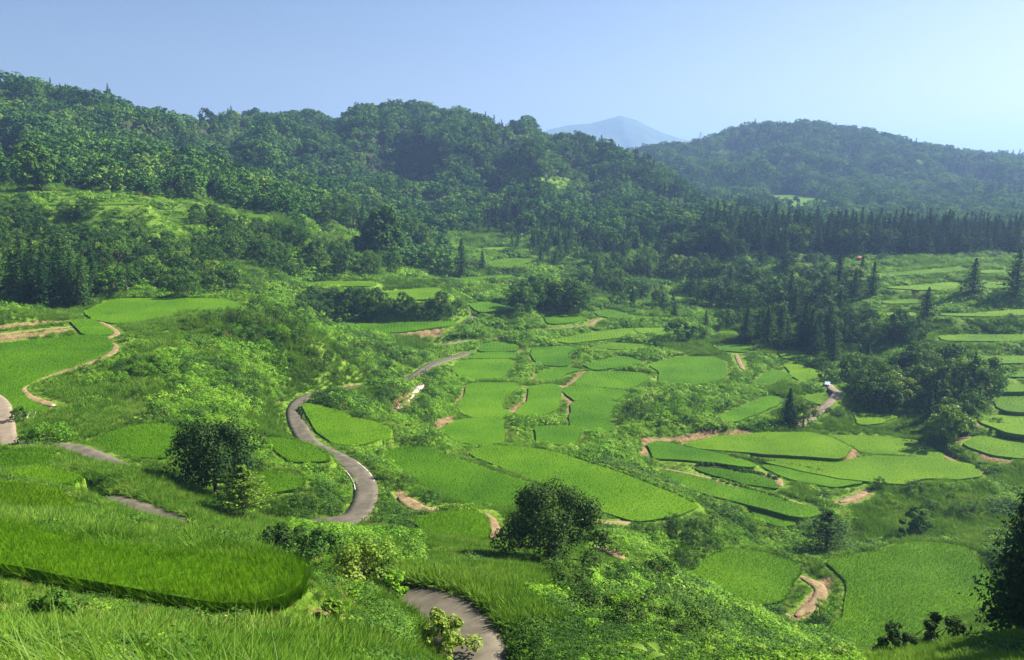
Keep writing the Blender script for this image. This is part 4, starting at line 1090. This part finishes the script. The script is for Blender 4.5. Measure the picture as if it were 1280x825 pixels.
shrub(770, 690, 40, 22, 'low shrub right of the lone dark round tree', 'weed', .22, 900)
def bank(px, R):
    x, y, _ = pt(px, 790, R); return x, y, float(ground_z(x, y))
shrub(1120, 800, 56, 50, 'dark shrub at the front of the large lower right paddy', 'dark_broadleaf', .12, 2600, bank(1120, 33))
shrub(1176, 778, 52, 58, 'taller dark shrub at the front of the large lower right paddy', 'dark_broadleaf', .12, 2800, bank(1178, 37))
shrub(1026, 778, 26, 34, 'round shrub in the winding trench between the lower right paddies', 'weed', .18, 1000)
shrub(24, 526, 20, 18, 'small dark bush at the road corner on the left', 'dark_broadleaf', .2, 700)
shrub(60, 553, 70, 22, 'long dark grassy bush above the left road', 'weed', .25, 2200)
shrub(225, 566, 22, 14, 'small bush left of the dark spreading tree', 'broadleaf', .2, 500)
shrub(1244, 530, 20, 8, 'small bush in the rough-edged right paddy', 'broadleaf', .3, 400)
shrub(1230, 792, 40, 18, 'low dark shrub on the shaded bank at lower right', 'dark_broadleaf', .12, 900, bank(1230, 33))

BUSH = [broad_crown(500 + i, 1300, 16, .23, m, 4, 5, .0) for i, m in enumerate(['broadleaf', 'broadleaf', 'dark_broadleaf', 'weed', 'weed'])]
def thicket(region, count, hrange, label, group, seed, pick, gap=1.8):
    r = np.random.default_rng(seed)
    P = np.array([tuple(map(float, t.split(','))) for t in region.split()]); lo, hi = P.min(0), P.max(0); got = []; tries = 0
    while len(got) < count and tries < count * 40:
        tries += 1
        q = lo + r.random(2) * (hi - lo)
        if not inside(P, q[:1], q[1:])[0]: continue
        x, y, z = on_ground(q[0], q[1])
        hm = hrange[0] + (hrange[1] - hrange[0]) * r.random()
        if grid_lookup(dF, x, y) < hm * .55 or grid_lookup(dP, x, y) < hm * .55: continue
        if any((x - a) ** 2 + (y - b) ** 2 < gap * gap for a, b in got): continue
        got.append((x, y)); s = hm / 4; w = s * (.9 + .5 * r.random())
        plant_tree('shrub', BUSH[pick[r.integers(len(pick))]], (x, y, z - .15), (w, w, s), r.random() * 6.28, label, 'shrub', group)
thicket('255,402 290,388 340,383 390,394 412,415 395,428 330,432 270,425', 30, (2.2, 4.6), 'leafy shrub on the bushy hump between the shelf paddy and the grey road', 'shrubs on the bushy hump', 21, [0, 0, 1, 2, 3])
thicket('350,472 400,442 460,436 520,445 515,462 450,470 390,485', 26, (2.0, 4.0), 'leafy shrub on the slope above the upper bend of the looping road', 'shrubs above the road bend', 22, [0, 1, 1, 3])
thicket('455,480 490,478 555,470 575,480 565,510 530,530 480,520 440,495', 26, (1.2, 2.6), 'leafy shrub on the slope under the short grey road end', 'shrubs under the road end', 23, [0, 3, 4, 3])
thicket('470,575 500,600 540,625 580,638 560,645 510,625 470,600', 18, (1.0, 2.2), 'leafy shrub on the bank between the road bend and the biggest paddies', 'shrubs by the road bend', 24, [0, 3, 4])
thicket('770,520 800,500 860,490 930,470 950,500 900,520 830,545 790,550', 34, (1.6, 3.8), 'leafy shrub on the long bank right of the stepped paddies', 'shrubs on the long central bank', 25, [0, 1, 3, 4])
thicket('760,640 830,620 900,640 950,665 930,685 850,690 780,680', 26, (1.2, 2.8), 'leafy shrub on the slope above the four-sided lower right paddy', 'shrubs above the lower right paddies', 26, [0, 3, 3, 1])
thicket('690,730 760,715 840,760 900,790 860,815 780,790 720,770', 22, (.9, 2.0), 'leafy shrub on the creeper slope right of the near road', 'shrubs on the near creeper slope', 27, [0, 2, 2, 3])
thicket('80,440 150,430 230,440 240,490 170,500 90,475', 26, (1.2, 2.8), 'leafy shrub on the slope right of the large curving left paddy', 'shrubs right of the curving paddy', 28, [0, 1, 3, 3])
thicket('1060,600 1200,605 1240,640 1230,670 1150,660 1080,640', 20, (1.2, 2.6), 'leafy shrub in the reeds behind the large lower right paddy', 'shrubs in the reeds', 29, [0, 1, 3])
thicket('590,392 640,388 680,398 690,412 640,416 590,408', 14, (1.6, 3.2), 'leafy shrub on the round green hump in the centre', 'shrubs on the central hump', 30, [0, 3, 4])
thicket('270,440 350,435 360,500 300,520 230,500', 22, (1.4, 3.2), 'leafy shrub on the hollow slope left of the looping road', 'shrubs left of the looping road', 31, [0, 1, 3, 4])
thicket('985,400 1280,398 1280,415 1180,416', 18, (2, 3.5), 'leafy shrub on the tall green bank at right', 'shrubs on the tall green bank', 32, [0, 3, 3])

def hedge(label, s, h=.8, w=1.0, mat='broadleaf'):
    P = np.array([on_ground(*map(float, t.split(','))) for t in s.split()])
    L = np.r_[0, np.cumsum(np.linalg.norm(np.diff(P, axis=0), axis=1))]
    n = max(int(L[-1] / .55), 3); r = np.random.default_rng(int(L[-1] * 100))
    t = np.linspace(0, L[-1], n)
    c = np.stack([np.interp(t, L, P[:, k]) for k in range(3)], 1) + np.column_stack([r.normal(0, .18, n), r.normal(0, .18, n), np.zeros(n)])
    nl = n * 70; k = r.integers(0, n, nl)
    rad = (w * .5 * (.7 + .6 * r.random(n)))[k]; hh = (h * (.6 + .6 * r.random(n)))[k]
    d = unit(r.normal(size=(nl, 3))); d[:, 2] = np.abs(d[:, 2])
    C = c[k] + d * np.stack([rad, rad, hh], 1) * (.8 + .25 * r.random(nl))[:, None]
    g = Geo(); V, Q, A = leaves(C, d + r.normal(0, .5, (nl, 3)), .26 * (.6 + .8 * r.random(nl)), .8, r); g.add(V, Q, None, A)
    tag(link('hedge', g.mesh('hedge', [M[mat]])), label, 'hedge')
hedge('long dark hedge crossing the sweeping right terrace paddy', '913,571 935,577 962,579 985,584 1010,588 1027,592', .9, 1.3)
hedge('short dark hedge in the wide upper right paddy', '922,553 936,555 952,559', .7, 1.1)
hedge('short low hedge right of the long dark one', '1033,593 1045,595 1055,598', .6, .9)
hedge('oval dark bush row inside the sweeping right paddy', '1086,581 1096,582 1107,584', .8, 1.4)
hedge('tiny dark bush row at the right of the sweeping paddy', '1134,588 1142,590 1149,592', .6, 1.0)
hedge('dark hedge along the paddy boxed in by dirt paths', '872,580 900,583 930,589 960,596 972,600', .8, 1.0)
hedge('thin dark hedge on the bank below the boxed-in paddy', '890,600 920,607 950,615 985,626', .7, .9, 'weed')
hedge('green hedge along the back of the two biggest paddies', '600,560 640,557 680,562 720,572 760,585 800,600 840,616 866,628', .7, 1.0, 'weed')
hedge('thin green bank hedge dividing the two biggest paddies', '560,567 590,577 620,587 650,597 690,612', .6, .8, 'weed')
hedge('dark hedge line behind the flat paddy at the right edge', '1205,544 1230,546 1260,548 1282,549', .8, 1.0)
hedge('dark hedge winding along the right terrace group towards the conifer', '1120,553 1150,557 1185,566 1205,576 1225,588 1245,596', 1.0, 1.5)
hedge('leafy row at the back of the broad shelf paddy', '160,373 200,373 240,373 275,374', 1.2, 1.4, 'weed')
hedge('dark hedge between the two yellow-green far paddies', '1105,350 1140,350 1170,346 1198,343', 1.5, 2.5, 'broadleaf')
hedge('leafy hedge above the yellow-green far paddies', '1060,334 1100,333 1140,333 1172,333', 1.6, 2.5, 'broadleaf')

# ------------------------------------------------------------------ ground cover of weeds, grass and creepers
def cover():
    n = 330000
    a = R_(-37.5) + rng.random(n) * R_(75)
    # even in the picture: closer plants are smaller and denser
    u = rng.random(n)
    Rr = np.exp(math.log(9.0) + u * math.log(560 / 9.0))
    X = Rr * np.tan(a); Y = Rr
    df = grid_lookup(dF, X, Y); dp = grid_lookup(dP, X, Y); so = grid_lookup(SOIL, X, Y); Z = grid_lookup(Zt, X, Y)
    px, py = project(X, Y, Z)
    keep = (px > -60) & (px < 1340) & (py < 860)
    keep &= (df > .15) & (dp > -.10 - .25 * rng.random(n))
    ra = np.array([on_ground(526, 482)[:2], on_ground(497, 512)[:2], on_ground(494, 520)[:2]])
    keep &= seg_dist(ra, X, Y, closed=False)[0] > 1.9
    keep &= rng.random(n) > so * 1.25
    t = np.linspace(0, 1, 14)[1:-1]
    # drop what lies behind a rise (nothing of it can show, even from a step aside)
    vis = np.ones(n, bool)
    for q in t:
        vis &= grid_lookup(Zt, X * q, Y * q) < Z * q + 2.5 + (0 * q)
    keep &= vis
    X, Y, Z, df, dp, px, py = [v[keep] for v in (X, Y, Z, df, dp, px, py)]
    n = len(X); R = Y
    s = .34 + .0062 * R
    thin = np.minimum(1, (.0048 * R / (.40 * s)) ** 2)
    ok = rng.random(n) < thin
    X, Y, Z, df, dp, px, py, R, s = [v[ok] for v in (X, Y, Z, df, dp, px, py, R, s)]; n = len(X)
    big = fbm(X / 11, Y / 11, 3, 41)
    s *= .7 + .75 * np.clip((big - .35) * 2.2, 0, 1) * (.5 + rng.random(n))
    edge = np.minimum(df, dp)
    lim = .36 + np.where(edge < 3, .38, .75) * np.maximum(edge, 0)
    s = np.minimum(s, lim)
    g = fbm(X / (9 + R * .04), Y / (9 + R * .04), 3, 51) + .06 * (rng.random(n) - .5)
    grassy = g > np.where(R > 60, .56, .50)
    def zone(x0, y0, x1, y1): return (px > x0) & (px < x1) & (py > y0) & (py < y1)
    grassy |= zone(-60, 600, 360, 950) | zone(330, 745, 520, 950) | zone(-60, 790, 700, 950) | zone(520, 670, 760, 745) | zone(1060, 605, 1240, 680) | zone(1080, 750, 1300, 860)
    grassy &= ~(zone(740, 715, 1060, 860) | zone(600, 745, 760, 860) | zone(100, 425, 240, 505) & (g < .62) | zone(470, 440, 600, 530))
    light = zone(540, 390, 1000, 570) | zone(1090, 325, 1330, 620) | zone(0, 240, 240, 285)
    dark = (fbm(X / 16, Y / 16, 2, 61) > .58) & ~light
    k = np.where(grassy, rng.choice([4, 5, 6], n), rng.choice([0, 1, 2, 3, 7, 8], n, p=[.22, .2, .2, .14, .12, .12]))
    k = np.where(~grassy & dark & (rng.random(n) < .6), 10, k)
    k = np.where(~grassy & (rng.random(n) < .05), 11, k)
    k = np.where((edge < 3.2) & (k < 4) & (rng.random(n) < .8), rng.choice([4, 5, 9], n), k)
    mown = (zone(-60, 655, 470, 800) & (R > 22) & (R < 40) & (df < 2.6)); s = np.where(mown, np.minimum(s, .30), s)
    turf = mown | (edge < 1.3) | zone(355, 690, 440, 780) | (zone(-60, 730, 400, 815) & (R > 17))
    k = np.where(turf & (rng.random(n) < .8), 9, k)
    tall = ((zone(500, 690, 740, 800) & (dp < 3.0) & (R > 35)) | (zone(95, 585, 350, 690) & (R > 60) & (R < 95))) & (edge > .25)
    k = np.where(tall, rng.choice([4, 6], n), k); s = np.where(tall, .6 + .35 * rng.random(n), s)
    front = (zone(40, 640, 153, 730) & (R < 69) & (R > 40)) | (zone(236, 655, 340, 730) & (R > 38) & (R < 64))
    k = np.where(front, rng.choice([4, 6], n), k); s = np.where(front & (edge > .25), .7 + .4 * rng.random(n), s)
    strips = zone(0, 238, 340, 284); k = np.where(strips & (rng.random(n) < .35), 9, k); s = np.where(strips, s * .75, s)
    bush = ~grassy & (k < 12) & (k != 9) & (R > 45) & (rng.random(n) < np.where(light, .04, .10)) & (edge > 1.2)
    s = np.where(bush, np.minimum((.9 + 1.3 * rng.random(n)) * np.clip(R / 150, .6, 1.4), edge + .3), s)
    k = np.where(bush & ~light & (rng.random(n) < .55), 10, k)
    k = np.where(grassy & (R < 70) & ~tall & (k != 9) & (fbm(X / 3, Y / 3, 2, 81) > .66), rng.choice([0, 10, 10, 7], n), k)
    k = np.where(rng.random(n) < np.where((fbm(X / 6, Y / 6, 2, 91) > .6), .05, .006), 12, k)
    sz = np.stack([s * (.8 + .4 * rng.random(n)), s * (.8 + .4 * rng.random(n)), s * (.7 + .6 * rng.random(n))], 1)
    sz[k == 9, 2] *= .6
    rot = np.column_stack([rng.normal(0, .12, n), rng.normal(0, .12, n), rng.random(n) * 6.28])
    P = np.column_stack([X, Y, Z - .03])
    o = scatter('undergrowth', P, k, rot, sz, cover_kinds)
    tag(o, 'weeds, grass and creepers covering the banks between the paddies', None, None, 'stuff')
    print('cover', n)
cover()

# ------------------------------------------------------------------ far woods
def lo_tree(seed, cedar=False):
    if cedar: t, c = cedar_crown(seed, 420, 14, 5.4, 1.25, .02)
    else: t, c = broad_crown(seed, 640, 15, 1.0, 'forest', 10, 10.5, .0)
    if cedar: c.materials.clear(); c.materials.append(M['forest_cedar'])
    return c
M['forest_cedar'] = leaf_mat('forest_cedar_foliage', [(0, (.010, .034, .012)), (1, (.034, .078, .018))], trans=.12, wleaf=.4, spec=.02, rough=.8)
wood_kinds = kind_collection('wood', [lo_tree(400 + i) for i in range(6)] + [lo_tree(420 + i, True) for i in range(3)])
def forest(name, label, test, spacing, n, r, hscale, cedar_share, cand):
    X, Y = cand(r, n)
    Z = grid_lookup(Zt, X, Y)
    px, py = project(X, Y, Z)
    keep = (px > -90) & (px < 1370) & test(px, py, X, Y, Z) & (grid_lookup(dF, X, Y) > 2.5) & (grid_lookup(dP, X, Y) > 2.5)
    X, Y, Z = X[keep], Y[keep], Z[keep]
    # keep the trees apart: one per cell of a jittered grid
    cell = np.floor(X / spacing).astype(np.int64) * 100003 + np.floor(Y / spacing).astype(np.int64)
    _, first = np.unique(cell, return_index=True)
    X, Y, Z = X[first], Y[first], Z[first]; n = len(X)
    c = (fbm(X / 70, Y / 70, 2, 71) + .25 * r.random(n)) > (1.0 - cedar_share)
    k = np.where(c, 6 + r.integers(0, 3, n), r.integers(0, 6, n))
    h = hscale * (.55 + .85 * r.random(n) ** 1.5) * np.where(c, .9, 1.0)
    w = h * (.85 + .45 * r.random(n)) * np.where(c, .95, 1.05)
    rot = np.column_stack([r.normal(0, .05, n), r.normal(0, .05, n), r.random(n) * 6.28])
    o = scatter(name, np.column_stack([X, Y, Z - .5]), k, rot, np.stack([w, w, h], 1), wood_kinds)
    tag(o, label, None, None, 'stuff'); print(label, n)
def strip(x0, x1, y0, y1):
    return lambda r, n: (x0 + (x1 - x0) * r.random(n), y0 + (y1 - y0) * r.random(n))
rf = np.random.default_rng(77)
forest('forest', 'mixed forest covering the left and central hills', near_hill, 7.0, 110000, rf, 1.0, .12, strip(-620, 480, 330, 1060))
forest('forest', 'hazy forest covering the right hill', right_hill, 9.0, 90000, rf, 1.15, .14, strip(80, 1100, 760, 1480))
def cedar_back(px, py, X, Y, Z): return (py < 318) & (px > 880)
forest('forest', 'deep cedar plantation behind the long far cedar wall', cedar_back, 5.0, 9000, rf, 1.2, 1.4, strip(90, 420, 452, 520))
def valley_gap(px, py, X, Y, Z): return (px > 640) & (px < 900) & (py < 312)
forest('forest', 'dark wood behind the cedar belt at the foot of the central hill', valley_gap, 6.5, 9000, rf, .8, .5, strip(0, 170, 500, 640))

def hill_scrub():
    n = 420000
    X, Y = -620 + 1700 * rng.random(n), 380 + 1080 * rng.random(n)
    Z = grid_lookup(Zt, X, Y); px, py = project(X, Y, Z)
    ok = np.where(Y < 1080, clearing(px, py, *HILL_OPEN), clearing(px, py, *FAR_OPEN)) & (grid_lookup(dF, X, Y) > 1) & (rng.random(n) < .8)
    X, Y, Z = X[ok], Y[ok], Z[ok]; n = len(X)
    s = (.6 + 2.2 * rng.random(n) ** 2) * np.clip(Y / 600, .7, 1.6)
    k = rng.choice([0, 1, 3, 5, 10, 11], n, p=[.28, .25, .2, .12, .08, .07])
    rot = np.column_stack([rng.normal(0, .1, n), rng.normal(0, .1, n), rng.random(n) * 6.28])
    tag(scatter('scrub', np.column_stack([X, Y, Z]), k, rot, np.stack([s * 1.3, s * 1.3, s], 1), cover_kinds), 'bright low scrub in the clearings of the wooded hills', None, None, 'stuff')
hill_scrub()

# ------------------------------------------------------------------ tall grass blades right in front of the viewer
def tall_grass():
    g = Geo()
    def patch(n, x0, x1, y0, y1, hmin, hmax, w, dens=None):
        x = x0 + (x1 - x0) * rng.random(n); y = y0 + (y1 - y0) * rng.random(n)
        z = ground_z(x, y)
        an = rng.normal(-2.4, 1.2, n)
        lean = np.stack([np.cos(an), np.sin(an)], 1)
        V, Q, A = blades(np.column_stack([x, y, z - .05]), lean, hmin + (hmax - hmin) * rng.random(n), w, 5, 1.0)
        g.add(V, Q, None, A)
    patch(3200, -9, -1.0, 6.8, 12, .25, .55, .013)
    patch(900, -5.2, -2.4, 4.8, 8.5, .6, 1.15, .012)
    patch(260, -3.0, 0.5, 5.0, 9, .5, .95, .011)
    patch(500, -3.0, -1.0, 5.2, 8, .25, .6, .012)
    patch(900, -1.5, 3.5, 6.6, 12, .2, .42, .011)
    patch(9, 0.0, 1.8, 4.8, 6.4, .5, .8, .009)
    o = link('tall_grass', g.mesh('tall_grass', [M['tall_grass']]))
    tag(o, 'long arching grass blades in front of the viewer', None, None, 'stuff')
tall_grass()

def sprig():
    x, y = .98, 5.2; z = float(ground_z(x, y))
    e = empty('weed', (x, y, z)); tag(e, 'yellow-green leafy weed tip at the bottom of the picture', 'weed')
    g = Geo(); V, Q = tube([(0, 0, -.05), (.02, 0, .3), (.0, .02, .62)], [.008, .006, .003], 5); g.add(V, Q)
    link('stem', g.mesh('stem', [M['tall_grass']], True), e)
    top = float((-.650 * 5.2) - z)
    for i in range(11):
        a = i * 2.4; t = .35 + .06 * i
        n = 5
        pts = [np.array([math.cos(a) * s * .15, math.sin(a) * s * .15, t * top * 1.05 + .10 * s - .10 * s * s]) for s in np.linspace(0, 1, n)]
        wd = [.006, .028, .034, .022, .002]; sd = np.array([-math.sin(a), math.cos(a), 0])
        V = []
        for p, w in zip(pts, wd): V += [p - sd * w, p + np.array([0, 0, -.006]), p + sd * w]
        Q = []
        for k in range(n - 1):
            for j in range(2): Q.append((k * 3 + j, k * 3 + j + 1, k * 3 + 4 + j, k * 3 + 3 + j))
        g = Geo(); g.add(np.array(V), np.array(Q), None, .85 + .3 * rng.random())
        link('leaf', g.mesh('leaf', [M['tall_grass']]), e)
sprig()

# ------------------------------------------------------------------ built things
def concrete_ramp():
    a = np.array(on_ground(526, 482)); b = np.array(on_ground(497, 512))
    g = Geo(); d = b - a; t = unit(d); s = unit(np.cross(t, [0, 0, 1])); n = 14
    for i in range(n):
        p0 = a + d * (i / n); p1 = a + d * ((i + .97) / n)
        j0 = rng.normal(0, .06)
        V = []
        for p in (p0, p1):
            for sx, up in ((-1, .32), (1, .32), (1, -.5), (-1, -.5)):
                V.append(p + s * (.95 + .04 * j0) * sx + np.array([0, 0, up]))
        g.add(V, [(0, 4, 5, 1), (1, 5, 6, 2), (3, 2, 6, 7), (0, 3, 7, 4), (0, 1, 2, 3), (4, 7, 6, 5)])
    tag(link('concrete_ramp', g.mesh('concrete_ramp', [M['concrete']])), 'pale concrete ramp lying down the bank below the upper grey road', 'ramp')
concrete_ramp()

def hut():
    x, y, z = on_ground(1075, 328)
    e = empty('hut', (x, y, z)); e.scale = (.8, .8, .8); tag(e, 'small hut with a red roof in front of the far cedar wall', 'hut')
    g = Geo(); V, Q = box((0, 0, 1.2), (3.6, 3.0, 2.8)); g.add(V, Q); link('wall', g.mesh('wall', [M['plank']]), e)
    g = Geo()
    for sx in (-1, 1):
        V = [(0, -2.0, 4.0), (0, 2.0, 4.0), (sx * 2.5, 2.0, 2.45), (sx * 2.5, -2.0, 2.45)]
        V = np.array(V + [(a, b, c - .10) for a, b, c in V]); g.add(V, [(0, 1, 2, 3), (7, 6, 5, 4), (0, 3, 7, 4), (1, 5, 6, 2), (2, 6, 7, 3), (0, 4, 5, 1)])
    link('roof', g.mesh('roof', [M['red_roof']]), e)
    g = Geo(); V, Q = box((.4, -1.53, .95), (1.0, .08, 1.9)); g.add(V, Q); link('door', g.mesh('door', [M['white_paint']]), e)
hut()

def van():
    x, y, z = pt(398, 283, 428); z = float(ground_z(x, y))
    e = empty('van', (x, y, z)); e.rotation_euler = (0, 0, .2); tag(e, 'tiny white van parked on the hillside above the bare upper road', 'van')
    g = Geo()
    prof = [(-1.7, .35), (1.65, .35), (1.7, .95), (1.25, 1.15), (.8, 1.9), (-1.65, 1.92), (-1.72, 1.2)]
    V = [(a, -.75, b) for a, b in prof] + [(a, .75, b) for a, b in prof]; n = len(prof)
    Q = [(i, (i + 1) % n, n + (i + 1) % n, n + i) for i in range(n)]
    T = [(0, i + 1, i) for i in range(1, n - 1)] + [(n, n + i, n + i + 1) for i in range(1, n - 1)]
    g.add(V, Q, T); link('body', g.mesh('body', [M['white_paint']]), e)
    for sy in (-1, 1):
        g = Geo(); V, Q = box((-.25, sy * .76, 1.5), (2.0, .03, .45)); g.add(V, Q); link('window', g.mesh('window', [M['glass']]), e)
        for sx in (-1.05, 1.05):
            g = Geo(); a = np.linspace(0, 2 * math.pi, 14)[:-1]
            V = np.concatenate([np.column_stack([sx + .3 * np.cos(a), np.full(13, sy * .62), .3 + .3 * np.sin(a)]), np.column_stack([sx + .3 * np.cos(a), np.full(13, sy * .78), .3 + .3 * np.sin(a)]), [[sx, sy * .62, .3], [sx, sy * .78, .3]]])
            i = np.arange(13); j = (i + 1) % 13
            g.add(V, np.stack([i, j, 13 + j, 13 + i], 1), np.concatenate([np.stack([np.full(13, 26), i, j], 1), np.stack([np.full(13, 27), 13 + i, 13 + j], 1)]))
            link('wheel', g.mesh('wheel', [M['rubber']]), e)
van()

def pylon():
    x, y, z = on_ground(875, 184, 900)
    e = empty('transmission_tower', (x, y, z)); tag(e, 'faint lattice power tower on the skyline between the central and right hills', 'power tower')
    H = 24.0; g = Geo()
    def w(t): return 3.0 * (1 - t) ** 1.3 + .45
    lv = np.linspace(0, 1, 9)
    for a, b in zip(lv[:-1], lv[1:]):
        ca = [np.array([sx * w(a), sy * w(a), a * H]) for sx, sy in ((1, 1), (-1, 1), (-1, -1), (1, -1))]
        cb = [np.array([sx * w(b), sy * w(b), b * H]) for sx, sy in ((1, 1), (-1, 1), (-1, -1), (1, -1))]
        for i in range(4):
            for p, q in ((ca[i], cb[i]), (ca[i], cb[(i + 1) % 4]), (ca[(i + 1) % 4], cb[i])):
                V, Q = tube([p, q], .07, 4); g.add(V, Q)
    link('mast', g.mesh('mast', [M['steel']]), e)
    for t in (.72, .83, .94):
        g = Geo()
        for s in (-1, 1):
            for p, q in (((0, 0, t * H), (s * 4.6, 0, t * H + .3)), ((0, 0, t * H + 1.4), (s * 4.6, 0, t * H + .3))):
                V, Q = tube([p, q], .07, 4); g.add(V, Q)
        link('arm', g.mesh('arm', [M['steel']]), e)
pylon()

def sheet(name, px, label, mat, lift=.35):
    P = np.array([on_ground(*map(float, t.split(','))) for t in px.split()])
    n = 9; u = np.linspace(0, 1, n)
    A = P[0] + (P[1] - P[0]) * u[:, None]; B = P[3] + (P[2] - P[3]) * u[:, None]
    V = np.array([[a + (b - a) * v for v in u] for a, b in zip(A, B)])
    V[..., 2] += lift + .12 * np.sin(np.arange(n) * 1.7)[:, None] * np.cos(np.arange(n) * 1.3)[None]
    n0 = n * n; low = V.copy(); low[..., 2] -= .06
    ix = np.arange(n0).reshape(n, n)
    Q = np.stack([ix[:-1, :-1], ix[1:, :-1], ix[1:, 1:], ix[:-1, 1:]], -1).reshape(-1, 4)
    rim = np.concatenate([ix[0, :], ix[1:, -1], ix[-1, -2::-1], ix[-2:0:-1, 0]]); j = np.roll(rim, -1)
    Q = np.concatenate([Q, Q[:, ::-1] + n0, np.stack([rim, j, j + n0, rim + n0], 1)])
    tag(link(name, mesh_np(name, np.concatenate([V.reshape(-1, 3), low.reshape(-1, 3)]), Q, None, [M[mat]])), label, name.replace('_', ' '))
sheet('plastic_sheet', '1012,480 1019,480 1020,484 1012,484', 'white plastic sheet spread below the four-sided paddy at right', 'white_cover')
sheet('tarpaulin', '479,422 487,423 488,426 480,425', 'small white tarpaulin on the stony bank left of the pale track', 'white_cover')
sheet('corrugated_sheet', '1031,479 1038,479 1037,484 1030,483', 'blue-grey corrugated sheet at the upper end of the twin-rut track', 'blue_roof', .6)

def channel():
    a = np.array(on_ground(44, 512)); b = np.array(on_ground(36, 528))
    e = empty('drainage_chute', tuple(a)); tag(e, 'small concrete drainage chute below the large curving left paddy', 'chute')
    d = b - a; s = unit(np.cross(unit(d), [0, 0, 1]))
    for k in (-1, 1):
        g = Geo(); V = []
        for p in (np.zeros(3), d):
            for o, u in ((-.12, .35), (.12, .35), (.12, -.3), (-.12, -.3)): V.append(p + s * (k * .45 + o) + np.array([0, 0, u]))
        g.add(V, [(0, 4, 5, 1), (1, 5, 6, 2), (3, 2, 6, 7), (0, 3, 7, 4), (0, 1, 2, 3), (4, 7, 6, 5)])
        link('side_wall', g.mesh('side_wall', [M['concrete']]), e)
channel()
def stone(px, py, s, label):
    x, y, z = on_ground(px, py)
    r = np.random.default_rng(int(px)); V, Q = [], []
    n, m = 10, 7
    for i in range(m):
        for j in range(n):
            a = 2 * math.pi * j / n; t = math.pi * i / (m - 1)
            q = 1 + .25 * (r.random() - .5)
            V.append((math.sin(t) * math.cos(a) * s * q, math.sin(t) * math.sin(a) * s * .8 * q, math.cos(t) * s * .6 * q))
    for i in range(m - 1):
        for j in range(n): Q.append((i * n + j, (i + 1) * n + j, (i + 1) * n + (j + 1) % n, i * n + (j + 1) % n))
    o = link('stone', mesh_np('stone', V, Q, None, [M['concrete']])); o.location = (x, y, z + s * .3)
    tag(o, label, 'stone')
stone(66, 508, .38, 'white block at the end of the dirt path round the left paddy')
stone(40, 512, .25, 'small pale stone at the head of the drainage chute')
